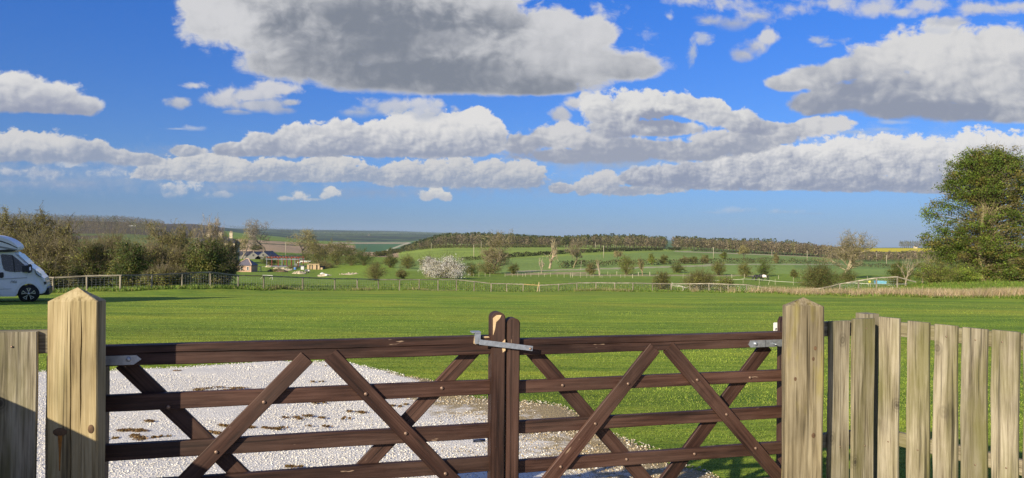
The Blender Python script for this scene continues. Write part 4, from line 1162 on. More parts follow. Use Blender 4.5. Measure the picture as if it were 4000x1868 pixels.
# hedgerow behind the left part of the rail fence
G1 = 'trees and shrubs of the left hedgerow'
px_tree('bare_tree', 195, 1125, 290, 335, 310, 'broad bare tree with dark trunk and spreading crown above the hedgerow behind the camper', d=66, group=G1, bark=BARK_DARK, twig=[(.12, .10, .045), BARK_OLIVE, (.09, .075, .035)], twig_r=.02, buds=BUDS + OLIVE, nbuds=6500, lv=4, kids=(11, 8, 7, 6), spread=1.05, first=.32, up=.12)
px_tree('bare_tree', 20, 1125, 210, 320, 311, 'bare tree at the left edge of the picture, twigs against the sky', d=70, group=G1, up=.15, bark=BARK_OLIVE, twig=[BARK_OLIVE, BARK_TAN], buds=BUDS + OLIVE, nbuds=4000, lv=4, kids=(8, 6, 5, 5), spread=.8)
px_tree('bare_tree', 625, 1118, 230, 265, 312, 'twiggy tan tree left of the twin bare trees, rising from the hedgerow', d=66, group=G1, bark=BARK_TAN, twig=[BARK_OLIVE, BARK_TAN, BARK_TAN], buds=BUDS, nbuds=4800, lv=4, kids=(9, 7, 6, 5), spread=.75, first=.12)
px_tree('bare_tree', 730, 1118, 170, 240, 313, 'twiggy brown tree between the tan tree and the tall slender one', d=68, group=G1, bark=BARK_OLIVE, twig=[BARK_OLIVE, BARK_TAN], buds=BUDS, nbuds=3600, lv=4, kids=(9, 6, 5, 5), spread=.75, first=.15)
px_tree('bare_tree', 805, 1118, 140, 285, 314, 'tall slender bare tree standing highest over the hedgerow near the farmhouse', d=72, group=G1, bark=BARK_GREY, twig=[BARK_GREY, BARK_PALE], buds=BUDS, nbuds=900, lv=4, kids=(8, 6, 5, 4), spread=.75)
px_tree('bare_tree', 868, 1115, 150, 208, 316, 'scrubby olive tree hiding the middle of the farmhouse', d=70, group=G1, bark=BARK_OLIVE, twig=[BARK_OLIVE, BARK_TAN], buds=BUDS + OLIVE, nbuds=3200, lv=4, kids=(10, 7, 6, 5), spread=.8, first=.15)
px_tree('bare_tree', 893, 1112, 80, 185, 315, 'scrubby bare tree growing up in front of the farmhouse chimneys', d=74, group=G1, bark=BARK_OLIVE, twig=[BARK_OLIVE, (.13, .10, .05)], buds=BUDS, nbuds=2600, lv=4, kids=(9, 6, 5, 5), spread=.75, first=.2)
for n, (px, w, h, d, lf, lab) in enumerate([
    (-60, 230, 235, 62, BROWN + OLIVE, 'brown twiggy thicket behind the camper at the left edge'),
    (110, 240, 215, 60, BROWN + BUDS, 'brown budding thicket under the broad bare tree'),
    (265, 200, 200, 60, BROWN + OLIVE, 'tan thicket of the hedgerow right of the broad bare tree'),
    (360, 190, 180, 57, OLIVE + DKGREEN, 'olive green thorn bush left of the darkest green hedgerow bush'),
    (505, 175, 190, 56, DKGREEN + DKGREEN + OLIVE, 'dark green rounded bush, greenest of the hedgerow behind the rail fence'),
    (440, 150, 215, 66, BROWN + OLIVE, 'brown hedgerow shrub showing above the greenest bush'),
    (610, 170, 170, 60, BROWN + OLIVE, 'open tan shrub at the foot of the twiggy tan tree'),
    (715, 150, 150, 58, OLIVE + BROWN, 'low olive shrub behind the tallest kinked part of the rail fence'),
    (825, 180, 205, 58, DKGREEN + DKGREEN + OLIVE, 'large dark ivy green bush in front of the farmhouse'),
    (862, 100, 150, 62, OLIVE + DKGREEN, 'olive bush just left of the brick cottage'),
    (-230, 260, 240, 60, BROWN + OLIVE, 'brown hedgerow thicket off to the left of the broad bare tree'),
    (180, 150, 110, 54, OLIVE, 'low olive scrub at the foot of the hedgerow by the camper'),
    (650, 150, 80, 52, OLIVE + BUDS, 'low yellowish scrub against the rail fence left of the cottage'),
]):
    dk = lf[0] in DKGREEN
    px_bush('hedgerow_bush', px, 1122 if d > 55 else 1128, w, h, 330 + n, lab, d=d, group=G1, leaf=lf, n_spray=420, per=46 if dk else 30, bark=BARK_OLIVE, twigs=4 if dk else 9, twig_col=[BARK_OLIVE, BARK_TAN, BARK_TAN, BARK_PALE], hollow=.3, lsize=.062, nl=6, twig_r=.011)

# trees round the farm
G2 = 'bare trees by the farm'
px_tree('bare_tree', 1036, 988, 165, 138, 350, 'wide bare tree with a pale domed crown standing behind the barns', group=G2, bark=(.12, .10, .07), twig=[(.15, .13, .10), (.18, .155, .115)], lv=4, kids=(7, 6, 6, 4), spread=1.0, first=.3)
px_tree('bare_tree', 1183, 1016, 125, 130, 351, 'bare tree with a thick dark trunk right of the barns', group=G2, bark=(.06, .05, .035), twig=[BARK_OLIVE, BARK_TAN], lv=4, kids=(7, 6, 5, 4), spread=1.0, first=.35)
px_tree('bare_tree', 945, 1012, 60, 120, 352, 'small bare tree with pale forked stem behind the brick cottage', group=G2, bark=BARK_PALE, twig=[BARK_TAN, BARK_OLIVE], lv=4, kids=(6, 5, 4, 4), spread=.7)
px_tree('bare_tree', 1270, 1022, 150, 96, 353, 'hazy brown bare tree behind the row of hawthorns', group=G2, bark=BARK_OLIVE, twig=[BARK_OLIVE, BROWN[0]], buds=BUDS, nbuds=700, lv=4, kids=(9, 6, 5, 4), spread=.8, first=.1)
px_tree('bare_tree', 1345, 1018, 90, 85, 354, 'pale brown bare tree at the right end of the hazy trees behind the hawthorns', group=G2, bark=BARK_TAN, twig=[BARK_TAN, BROWN[0]], buds=BUDS, nbuds=500, lv=4, kids=(9, 6, 5, 4), spread=.8, first=.1)
G3 = 'hawthorns across the middle distance'
px_bush('bush', 1057, 1038, 68, 40, 360, 'rounded dark green bush between the cottage and the steel frame', leaf=DKGREEN + OLIVE[:1], n_spray=90, per=40, group=G3)
px_bush('bush', 1000, 978, 60, 26, 362, 'dark scrub on the slope behind the barn roofs', leaf=DKGREEN + BROWN, n_spray=80, per=30, group=G3)
px_bush('bush', 925, 1000, 60, 60, 363, 'brown garden shrubs between the farmhouse and the barns', leaf=BROWN + OLIVE, n_spray=90, per=30, group=G3)
px_bush('bush', 1140, 1050, 50, 12, 364, 'low weeds growing over the front of the building site', leaf=OLIVE + BROWN, n_spray=70, per=24, group=G3)
px_bush('bush', 1078, 1062, 60, 12, 365, 'brown weeds left of the rubble heap', leaf=BROWN + OLIVE, n_spray=70, per=24, group=G3)
px_bush('bush', 1192, 1020, 36, 34, 361, 'small dark bush at the foot of the thick trunked bare tree', leaf=DKGREEN, n_spray=60, per=30, group=G3)
for n, (px, pyb, w, h, lf, lab) in enumerate([
    (1248, 1036, 125, 82, OLIVE + BROWN, 'brown green hawthorn, leftmost of the row right of the steel frame'),
    (1318, 1036, 95, 72, OLIVE, 'olive hawthorn, second in the row right of the steel frame'),
    (1372, 1038, 105, 76, DKGREEN + OLIVE, 'dark hawthorn, third in the row right of the steel frame'),
    (1422, 1038, 80, 70, DKGREEN, 'darkest hawthorn at the right end of the row beyond the builders rubble'),
    (1260, 1050, 100, 28, BROWN, 'low brown brambles at the foot of the hawthorn row'),
    (1467, 1096, 104, 78, OLIVE + BROWN, 'olive hawthorn just behind the rail fence left of the white blossom'),
    (1523, 1046, 76, 58, DKGREEN + OLIVE, 'dark shrub half hidden behind its rounder neighbour left of the blossom'),
    (1593, 1050, 76, 64, OLIVE, 'round olive tree shaped bush left of the white blossom'),
    (1577, 1088, 56, 40, OLIVE + BROWN, 'small yellowish bush below the round olive bush'),
    (1500, 1000, 26, 22, OLIVE, 'tiny round bush on the bend of the chalk track'),
    (1525, 990, 22, 22, DKGREEN, 'tiny dark bush above the bend of the chalk track'),
    (1842, 1078, 66, 56, OLIVE + DKGREEN, 'dark twiggy bush at the right end of the white blossom'),
    (2006, 1071, 44, 46, OLIVE + DKGREEN, 'small dark bush right of the large bare tree'),
    (1905, 1070, 90, 50, OLIVE + BROWN, 'brown undergrowth round the foot of the large bare tree'),
    (2305, 1074, 52, 52, BROWN + OLIVE, 'brown thicket right of the third bare tree in the paddock'),
    (2447, 1074, 74, 78, OLIVE + FRESH[:1], 'tall oval hawthorn coming into leaf in the paddock'),
    (2546, 1036, 26, 48, FRESH + BUDS, 'slim yellowish young tree in the far hedge'),
    (2592, 1034, 36, 44, OLIVE, 'upright olive bush standing up from the far hedge'),
    (2675, 1030, 44, 32, OLIVE + BROWN, 'brown green bush, left one of the three in the far hedge'),
    (2712, 1030, 40, 30, OLIVE, 'olive bush, middle one of the three in the far hedge'),
    (2752, 1029, 46, 38, OLIVE + BROWN, 'brown green bush, right one of the three in the far hedge'),
    (2646, 1066, 62, 46, DKGREEN + OLIVE, 'dark round headed thorn tree in the paddock'),
    (2806, 1076, 66, 66, OLIVE, 'olive hawthorn leaning right, left of the horse'),
    (2828, 1012, 32, 34, OLIVE + FRESH[:1], 'slender yellow green bush behind the leaning hawthorn'),
    (2912, 1084, 70, 66, OLIVE + BUDS, 'open leaning thorn bush touching the left side of the dense bush by the horse'),
    (2987, 1080, 78, 70, DKGREEN + FRESH[2:], 'dense dark green round bush right above the grazing horse'),
    (3103, 1086, 40, 36, OLIVE, 'small bush with a pale trunk right of the horse'),
    (3030, 1030, 26, 44, BROWN, 'tiny brown tree with a whitish trunk in the far hedge right of the horse'),
    (3312, 1108, 80, 66, DKGREEN + OLIVE, 'dark bush at the foot of the tall bare tree on the right'),
]):
    px_bush('bush', px, pyb, w, h, 370 + n, lab, leaf=lf, n_spray=int(50 + w * 1.1), per=30, twigs=4, group=G3, hollow=.35)
G4 = 'bushes just beyond the rail fence'
px_bush('bush', 2588, 1145, 78, 85, 410, 'twiggy olive bush just beyond the rail fence, left of the dead white branch', d=76, leaf=OLIVE, n_spray=170, per=14, twigs=8, group=G4)
px_bush('bush', 2735, 1145, 150, 82, 411, 'spreading yellowish olive bush just beyond the rail fence, right of the dead white branch', d=76, leaf=OLIVE + BUDS, n_spray=260, per=16, twigs=8, group=G4)
px_bush('bush', 2835, 1143, 90, 62, 412, 'low yellow green scrub just beyond the rail fence where the tan grass begins', d=74, leaf=BUDS + FRESH, n_spray=140, per=14, twigs=7, group=G4)
px_bush('bush', 3195, 1138, 165, 108, 413, 'wide dark twiggy bush behind the sagging dip of the rail fence', d=72, leaf=OLIVE + DKGREEN, n_spray=300, per=22, twigs=8, group=G4)
px_tree('branch', 2662, 1150, 75, 44, 414, 'forked dead white branch lying behind the rail fence', d=73.5, bark=(.62, .55, .45), lv=2, kids=(4, 3), spread=1.1, twig_r=.012, cat='dead branch')
# blossom
BLOS = [(.76, .70, .62), (.74, .68, .60), (.68, .62, .50), (.74, .68, .60), (.34, .31, .14)]
b = hit(1742, 1089)
px_bush('blossom_bush', 1740, 1088, 172, 88, 420, 'broad blackthorn bush covered in white blossom', leaf=BLOS, n_spray=300, per=60, twigs=4, bark=BARK_DARK, hollow=.5, nl=6, group='white blossoming bushes', lsize=.075)
px_bush('blossom_bush', 1677, 1078, 74, 82, 421, 'upright pinkish white blossom bush at the left of the broad one', leaf=BLOS + BROWN[:1], n_spray=140, per=50, twigs=4, bark=BARK_DARK, hollow=.5, group='white blossoming bushes', lsize=.075)
# paddock trees
G5 = 'bare trees beyond the paddock'
px_tree('bare_tree', 1925, 1068, 150, 178, 430, 'large round headed bare tree, tallest in the middle of the view', group=G5, bark=(.16, .125, .075), twig=[BARK_TAN, BARK_PALE, BARK_OLIVE], buds=BUDS, nbuds=1600, lv=4, kids=(11, 7, 6, 5), spread=.9, first=.15)
px_tree('dead_tree', 2147, 1049, 62, 126, 431, 'gaunt half dead tree with a pale broken trunk and few limbs', group=G5, bark=(.34, .26, .18), twig=[BARK_PALE, BARK_TAN], lv=3, kids=(9, 4, 4), spread=.8, first=.25, rad0=.06)
px_tree('bare_tree', 2240, 1048, 82, 122, 432, 'bare tree right of the half dead one', group=G5, bark=BARK_TAN, twig=[BARK_TAN, BARK_GREY], buds=BUDS, nbuds=500, lv=4, kids=(8, 6, 5, 4), spread=.8, first=.3)
px_tree('sapling', 2114, 1071, 40, 66, 433, 'spindly bare sapling in front of the half dead tree', group=G5, bark=BARK_PALE, twig=[BARK_PALE], lv=3, kids=(6, 5, 4), spread=.6)
px_tree('dead_tree', 2342, 1076, 26, 68, 434, 'bare pole like dead trunk beside the brown thicket', group=G5, bark=BARK_PALE, twig=[BARK_TAN], lv=2, kids=(9, 4), spread=.6, rad0=.07)
px_tree('bare_tree', 2510, 1077, 36, 76, 435, 'small bare tree with an ivy clad trunk right of the oval hawthorn', group=G5, bark=(.3, .22, .13), twig=[BARK_OLIVE, BARK_TAN], buds=OLIVE, nbuds=300, lv=3, kids=(9, 5, 5), spread=.6, first=.2)
px_tree('bare_tree', 2410, 1018, 40, 40, 436, 'faint pale bare tree standing in the green field', group=G5, bark=BARK_TAN, twig=[BARK_TAN, BROWN[0]], lv=4, kids=(8, 5, 5, 4), spread=.8)
px_tree('bare_tree', 2906, 1014, 58, 62, 437, 'small bare tree with a wide crown in the far hedge', group=G5, bark=BARK_DARK, twig=[BROWN[0], BARK_OLIVE], lv=4, kids=(8, 6, 5, 4), spread=.95)
px_tree('bare_tree', 3293, 1088, 180, 195, 438, 'tall bare tree with yellowish trunk and drooping twigs, against the yellow field', group=G5, bark=(.34, .28, .18), twig=[BARK_TAN, BARK_PALE, BARK_OLIVE], buds=BUDS, nbuds=500, lv=4, kids=(11, 7, 6, 4), spread=.85, first=.18)

# ------------------------------------------------------------------ hedges, woods
def hedge(path, h, w, seed, label, cols, dens=26, size=.22):
    g = np.random.default_rng(seed)
    pts = [hit(*p) for p in path]
    C = []
    for a, b in zip(pts[:-1], pts[1:]):
        n = max(8, int((b - a).length * dens))
        t_ = g.random(n)
        c = np.array(a)[None] * (1 - t_[:, None]) + np.array(b)[None] * t_[:, None]
        c[:, :2] += g.normal(size=(n, 2)) * w * .35
        c[:, 2] = height(c[:, 0], c[:, 1]) + g.random(n) ** .8 * h * (1 + .35 * vnoise((c / 3.7).astype(np.float32)))
        C.append(c)
    C = np.concatenate(C).astype(np.float32)
    v, q = leaf_quads(C, size, g, .3)
    o = np_mesh('hedge', v, q, [4] * len(q), LEAF)
    set_tint(o, shade_list(g, len(C), cols, .25).repeat(4, 0))
    tag(o, label, 'hedge', 'field hedges')
    return o
DH = [(.05, .055, .018), (.075, .07, .025), (.04, .045, .015)]
hedge([(1960, 1008), (2060, 1001), (2200, 992), (2350, 985), (2500, 980), (2590, 979)], 2.2, 2.2, 501, 'dark trimmed hedge running up between the two green fields', DH, 40, .3)
hedge([(2612, 979), (2660, 978)], 2.2, 3, 502, 'short dark hedge at the gap between the two woods', DH, 40, .3)
hedge([(2190, 1048), (2290, 1040), (2420, 1036), (2560, 1034), (2760, 1031), (2960, 1028)], 2.2, 2.6, 503, 'brown field hedge beyond the paddock, left of the horse', DH + BROWN, 34, .24)
hedge([(2960, 1028), (3080, 1030), (3230, 1034)], 2.4, 2.6, 504, 'brown field hedge between the dense bush and the tall bare tree', DH + BROWN, 34, .24)
hedge([(3330, 1042), (3480, 1047), (3600, 1050)], 1.8, 2.6, 505, 'low brown hedge right of the tall bare tree', DH + BROWN, 30, .24)
hedge([(2700, 981), (2850, 987), (3000, 994), (3200, 1003)], 1.0, 1.6, 506, 'thin low hedge along the foot of the right hand wood', DH, 20, .25)
hedge([(1545, 990), (1640, 976), (1760, 970), (2000, 968), (2190, 967)], 2.6, 3, 507, 'hedge along the top of the green field under the conifer wood', DH + BROWN + OLIVE, 26, .35)
hedge([(1470, 1003), (1540, 988), (1610, 972)], 3, 4, 508, 'scrubby hedge on the slope beside the chalk track', OLIVE + DH, 22, .4)
hedge([(1800, 1020), (1880, 1014), (1960, 1008)], 1.8, 2, 509, 'dark hedge behind the large bare tree', DH, 30, .25)

def woodland(spec, seed, label):
    """Trees far enough to read as one mass. spec: (px, depth, height, conifer?) for each tree."""
    g = np.random.default_rng(seed)
    VV, QQ, TT = [], [], []
    nv = 0
    for px, d, h, con in spec:
        b = on(px, d)
        if con:
            n = 60
            t_ = g.random(n) ** .8
            r = (1 - t_) * h * .20 + .5 + g.random(n) * .6
            z = h * (.30 + .72 * t_)
            s = .75
            cols = [(.085, .10, .032), (.115, .125, .045), (.060, .078, .026)]
        else:
            n = 64
            t_ = g.random(n)
            r = np.sqrt(np.clip(1 - (2 * t_ - .85) ** 2 / 1.4, 0, 1)) * h * .24 * g.uniform(.4, 1, n)
            z = h * (.22 + .78 * t_)
            s = .62
            cols = [(.19, .155, .09), (.22, .175, .11), (.15, .125, .075), (.17, .165, .065)]
        a = g.uniform(0, 6.283, n)
        C = np.stack([b.x + np.cos(a) * r, b.y + np.sin(a) * r, b.z + z], 1).astype(np.float32)
        v, q = leaf_quads(C, s, g, .1, .5)
        tint = (shade_list(g, 1, cols, .15) * (1 + .2 * g.normal(size=(n, 1)))).clip(.01, 1).repeat(4, 0)
        VV.append(v); QQ.append(q + nv); TT.append(tint); nv += len(v)
        v, q = seg_tubes([tuple(b)], [(b.x, b.y, b.z + h * .8)], [h * .016], [.04], 3)
        VV.append(v); QQ.append(q + nv); TT.append(np.tile(np.array([[.16, .13, .09]], np.float32), (len(v), 1))); nv += len(v)
    o = np_mesh('woodland', np.concatenate(VV), np.concatenate(QQ), [4] * sum(len(x) for x in QQ), LEAF)
    set_tint(o, np.concatenate(TT))
    tag(o, label, 'woodland', None, 'stuff')
    return o
R = random.Random(77)
sp_ = []
for row in range(11):
    px = 1600 - row * 3
    while px < 2600:
        d = 628 + row * 9 + R.uniform(-3, 3) + max(0, (1900 - px)) * .10
        con = (row > 3 and R.random() < .75) or R.random() < .12
        h = (R.uniform(8, 10.5) if not con else R.uniform(9.5, 12.0)) * (1 + .12 * math.sin(px * .011)) * min(1, .55 + (px - 1580) / 260)
        sp_.append((px, d, h, con)); px += R.uniform(9, 19)
woodland(sp_, 511, 'mixed conifer and bare wood along the skyline in the middle')
sp_ = []
for row in range(10):
    px = 2630 + row * 2
    while px < 3330:
        k = (px - 2630) / 680
        d = 618 - 60 * k + row * 9 + R.uniform(-3, 3)
        con = (row > 4 and R.random() < .75 * (1 - k * 1.15))
        h = (R.uniform(8.5, 11) if not con else R.uniform(10.5, 12.5)) * (1 + .08 * math.sin(px * .013))
        sp_.append((px, d, h, con)); px += R.uniform(9, 18)
woodland(sp_, 512, 'brown bare wood with a few conifers along the skyline on the right')
sp_ = []
for row in range(7):
    px = 3240
    while px < 3760:
        sp_.append((px, 520 + row * 14 + R.uniform(-4, 4), R.uniform(4.5, 7.5), False)); px += R.uniform(9, 16)
woodland(sp_, 513, 'low brown scrub wood below the yellow field')
sp_ = []
for row in range(5):
    px = 3518
    while px < 3700:
        sp_.append((px, 1750 + row * 20, R.uniform(15, 19), R.random() < .3)); px += R.uniform(6, 10)
woodland(sp_, 514, 'dark clump of trees on the skyline beyond the yellow field')
sp_ = []
for row in range(9):
    px = -250
    while px < 640:
        sp_.append((px, 1000 + row * 105 + R.uniform(-40, 40), R.uniform(13, 18), R.random() < .04)); px += R.uniform(6, 10)
woodland(sp_, 515, 'brown hanging wood on the hill behind the left hedgerow')
sp_ = []
for (x0, x1, d) in ((900, 1500, 5200), (880, 1300, 4300), (1300, 1680, 3600), (1450, 2000, 6300), (1100, 1450, 3300), (2580, 2680, 3800)):
    px = x0
    while px < x1:
        sp_.append((px, d + R.uniform(-60, 60), R.uniform(16, 26), False)); px += R.uniform(3, 6)
woodland([(a, b_, c_, True) for a, b_, c_, e_ in sp_], 516, 'far dark belts of trees on the blue ridge')

# ------------------------------------------------------------------ grass
def blades(name, XY, hmin, hmax, wid, seed, cols, lean=.35, mat=GRASS, z0=None, streak=0.0):
    g = np.random.default_rng(seed)
    n = len(XY)
    z = height(XY[:, 0], XY[:, 1]) if z0 is None else z0
    a = g.uniform(0, 6.283, n)
    h = g.uniform(hmin, hmax, n)
    w = wid * g.uniform(.6, 1.4, n) if np.isscalar(wid) else wid * g.uniform(.6, 1.4, n)
    B = np.stack([XY[:, 0], XY[:, 1], z - .01], 1)
    sx = np.stack([np.cos(a), np.sin(a), np.zeros(n)], 1) * w[:, None] / 2
    ln = np.stack([g.normal(size=n) * lean, g.normal(size=n) * lean, np.ones(n)], 1) * h[:, None]
    tip = B + ln
    v = np.stack([B - sx, B + sx, tip], 1).reshape(-1, 3)
    o = np_mesh(name, v, np.arange(3 * n), [3] * n, mat)
    tn = shade_list(g, n, cols, .22 if not streak else .13)
    if streak:
        s1 = vnoise(np.stack([XY[:, 0] * .55, XY[:, 1] * 3.4, 0 * z], 1).astype(np.float32))
        s2 = vnoise(np.stack([XY[:, 0] * .10, XY[:, 1] * .8, 0 * z + 7], 1).astype(np.float32))
        s3 = vnoise(np.stack([XY[:, 0] * .21, XY[:, 1] * .27, 0 * z + 19], 1).astype(np.float32))
        k = streak * (.55 * s1 + .5 * s2 + .4 * s3)
        tn = np.clip(tn * (1 + k[:, None] * np.array([1.25, 1.0, .8])), .005, .6)
    set_tint(o, tn.repeat(3, 0))
    return o
g = np.random.default_rng(600)
LAWN_C = [(.235, .325, .040), (.205, .295, .036), (.26, .335, .05), (.28, .32, .07), (.18, .26, .032)]
_dp = [(-700, 1462), (405, 1449), (640, 1441), (900, 1423), (1050, 1409), (1355, 1417), (1500, 1450), (1655, 1489), (1767, 1533), (1900, 1555), (2033, 1567), (2200, 1590), (2266, 1633), (2383, 1700), (2500, 1745), (2644, 1822), (2733, 1862), (2900, 1960)]
_dpoly = [tuple(hit(*p).xy) for p in _dp] + [(2.3, 2.1), (-9, 2.1)]
_dpoly = np.array(_dpoly, float)
def drive_edge(x, y):
    """Signed distance to the edge of the gravel, negative on the drive."""
    x = np.asarray(x, float); y = np.asarray(y, float)
    best = np.full(x.shape, 1e9); ins = np.zeros(x.shape, bool)
    n_ = len(_dpoly)
    for i_ in range(n_):
        (ax, ay), (bx, by) = _dpoly[i_], _dpoly[(i_ + 1) % n_]
        dx, dy = bx - ax, by - ay
        t_ = np.clip(((x - ax) * dx + (y - ay) * dy) / (dx * dx + dy * dy), 0, 1)
        best = np.minimum(best, np.hypot(x - ax - t_ * dx, y - ay - t_ * dy))
        ins ^= ((ay > y) != (by > y)) & (x < (bx - ax) * (y - ay) / (by - ay + 1e-12) + ax)
    w_ = .10 * vnoise(np.stack([x.ravel() * 2.6, y.ravel() * 2.6, 0 * x.ravel()], 1).astype(np.float32)).reshape(x.shape)
    return np.where(ins, -best, best) + w_
N = 520000
y = 4.0 * (44 / 4.0) ** g.random(N)
x = g.uniform(-1, 1, N) * y * .80
keep = (drive_edge(x, y) > g.normal(size=N) * .10) & (g.random(N) < np.clip((44 - y) / 30, 0, 1) ** 1.3)
XY = np.stack([x, y], 1)[keep]
hh = 1.0
lawn = blades('grass', XY, .010, .038, .0032 + .0007 * XY[:, 1], 601, LAWN_C, .9, streak=.62)
tag(lawn, 'short mown lawn grass', 'grass', None, 'stuff')
# rough grass along the fence and beyond it
n = 90000
px = g.uniform(-200, 4200, n); e = np.interp(px, _edge_px, _edge_d)
d = e + .2 + g.random(n) ** 1.4 * 34
keep = g.random(n) < np.clip(1.4 - (d - e) / 30, .1, 1)
XY = np.stack([(px - PW / 2) / F * d, d], 1)[keep]
rg = blades('grass', XY, .06, .26, .07, 602, [(.12, .20, .024), (.15, .215, .03), (.10, .165, .02), (.21, .22, .055)], .5)
tag(rg, 'rough uncut grass beyond the rail fence', 'grass', None, 'stuff')
n = 30000
px = 2700 + 1600 * g.random(n) ** .75; e = np.interp(px, _edge_px, _edge_d)
d = e + np.clip((px - 2650) / 400, .15, 1) * (.6 + g.random(n) * 2.6 + np.abs(g.normal(size=n)) * .9)
XY = np.stack([(px - PW / 2) / F * d, d], 1)
dens = vnoise(np.stack([XY[:, 0] / 1.1, XY[:, 1] / 1.1, XY[:, 0] * 0], 1).astype(np.float32))
keep = dens > -.15 + .5 * g.random(n) - np.clip((px - 2900) / 500, 0, .5)
dg = blades('tall_grass', XY[keep], .25, .75, .030, 603, [(.44, .33, .20), (.50, .40, .26), (.36, .27, .15), (.28, .25, .10)], .22)
tag(dg, 'tall dry straw coloured grass below the bank on the right', 'dry grass', None, 'stuff')
n = 14000
px = g.uniform(900, 2750, n); e = np.interp(px, _edge_px, _edge_d)
d = e + .3 + g.random(n) * 1.6
XY = np.stack([(px - PW / 2) / F * d, d], 1)
dens = vnoise(np.stack([XY[:, 0] / 2.2, XY[:, 1] * 0, XY[:, 0] * 0 + 3], 1).astype(np.float32))
keep = dens > .22
dg = blades('tall_grass', XY[keep], .12, .40, .03, 604, [(.36, .29, .17), (.30, .28, .10), (.12, .16, .03)], .35)
tag(dg, 'dry grass tufts at the foot of the rail fence', 'dry grass', None, 'stuff')

# ------------------------------------------------------------------ gravel drive
ny, nx = 130, 160
gy = np.linspace(2.2, 13.5, ny); gx = np.linspace(-9.5, 3.4, nx)
GX, GY = np.meshgrid(gx, gy)
dd_ = drive_edge(GX, GY)
inside = dd_ < .12
GZ = height(GX, GY) + .012 + .010 * vnoise(np.stack([GX * 2, GY * 2, GX * 0], -1).reshape(-1, 3).astype(np.float32)).reshape(GX.shape) - np.clip(dd_ + .1, 0, .3) * .12
i = (np.arange(ny - 1)[:, None] * nx + np.arange(nx - 1)[None, :])
ok = inside[:-1, :-1] & inside[1:, 1:] & inside[:-1, 1:] & inside[1:, :-1]
Qg = np.stack([i, i + 1, i + 1 + nx, i + nx], -1)[ok]
MG, tg, bg_ = new_mat('chalk_gravel')
vn = tg.nodes.new('ShaderNodeTexVoronoi'); vn.inputs['Scale'].default_value = 60
tcg = tg.nodes.new('ShaderNodeTexCoord'); tg.links.new(tcg.outputs['Object'], vn.inputs['Vector'])
rv = ramp_node(tg, [(0, (.54, .505, .43)), (.4, (.66, .625, .545)), (1, (.76, .73, .65))])
sepc = tg.nodes.new('ShaderNodeSeparateColor'); tg.links.new(vn.outputs['Color'], sepc.inputs[0]); tg.links.new(sepc.outputs[0], rv.inputs[0])
at2 = tg.nodes.new('ShaderNodeAttribute'); at2.attribute_name = 'tint'
n5 = noise_node(tg, 5.5, 6, .7)
rm = ramp_node(tg, [(.40, (.0,) * 3), (.60, (1.0,) * 3)])
mm = t_ = tg.nodes.new('ShaderNodeMath'); mm.operation = 'ADD'
tg.links.new(n5.outputs[0], mm.inputs[0])
am = tg.nodes.new('ShaderNodeMath'); am.operation = 'MULTIPLY_ADD'; am.inputs[1].default_value = .6; am.inputs[2].default_value = -.32
tg.links.new(at2.outputs['Fac'], am.inputs[0]); tg.links.new(am.outputs[0], mm.inputs[1])
tg.links.new(mm.outputs[0], rm.inputs[0])
n6 = noise_node(tg, 40, 3, .6)
re_ = ramp_node(tg, [(.3, (.17, .125, .06)), (.55, (.36, .27, .13)), (.75, (.20, .19, .05))])
tg.links.new(n6.outputs[0], re_.inputs[0])
tg.links.new(mixc(tg, rv.outputs[0], re_.outputs[0], rm.outputs[0]), bg_.inputs['Base Color'])
bg_.inputs['Roughness'].default_value = .95
bump(tg, bg_, vn.outputs['Distance'], .5, .012)
drive = np_mesh('gravel_drive', np.stack([GX, GY, GZ], -1).reshape(-1, 3), Qg, [4] * len(Qg), MG, smooth=True)
dirt = np.clip(1 + dd_ / np.where(GX > -1.3, 2.0, .25), 0, 1) ** 1.2 * np.clip((GX + 3.0) / 1.5, .25, 1)
set_tint(drive, np.repeat(dirt.reshape(-1, 1), 3, 1))
tag(drive, kind='structure')
# loose stones
n = 110000
y = 4.0 * (13 / 4.0) ** g.random(n); x = g.uniform(-8.5, 2.4, n)
e = drive_edge(x, y)
keep = (e < .05) & (np.abs(x) < y * .78)
x, y, e = x[keep], y[keep], e[keep]
n = len(x)
oct_v = np.array([[1, 0, 0], [0, 1, 0], [-1, 0, 0], [0, -1, 0], [0, 0, .7], [0, 0, -.7]], np.float32)
oct_f = np.array([[0, 1, 4], [1, 2, 4], [2, 3, 4], [3, 0, 4], [1, 0, 5], [2, 1, 5], [3, 2, 5], [0, 3, 5]])
sz = g.uniform(.003, .0085, n) * np.where(e > -.9, g.uniform(.8, 1.7, n), 1)
a = g.uniform(0, 6.28, n); el = g.uniform(.6, 1.5, n)
ov = oct_v[None] * (1 + .35 * g.normal(size=(n, 6, 1))) * sz[:, None, None]
ov[:, :, 0] *= el[:, None]
rx = ov[:, :, 0] * np.cos(a)[:, None] - ov[:, :, 1] * np.sin(a)[:, None]
ry = ov[:, :, 0] * np.sin(a)[:, None] + ov[:, :, 1] * np.cos(a)[:, None]
zz = height(x, y) + .014
sv = np.stack([x[:, None] + rx, y[:, None] + ry, zz[:, None] + ov[:, :, 2] + sz[:, None] * .02], -1).reshape(-1, 3)
sf = (oct_f[None] + (np.arange(n) * 6)[:, None, None]).reshape(-1, 3)
STONE = tinted('stone', .9, 0, .12, 40)
st_ = np_mesh('gravel', sv, sf, [3] * len(sf), STONE)
cols = shade_list(g, n, [(.70, .665, .585), (.63, .595, .52), (.76, .73, .655)], .10)
br = (e > -1.25 + g.normal(size=n) * .5) & (x > -1.5)
cols[br] = shade_list(g, int(br.sum()), [(.42, .34, .20), (.55, .48, .36), (.33, .25, .13), (.5, .46, .38)], .2)
set_tint(st_, cols.clip(0, .85).repeat(6, 0))
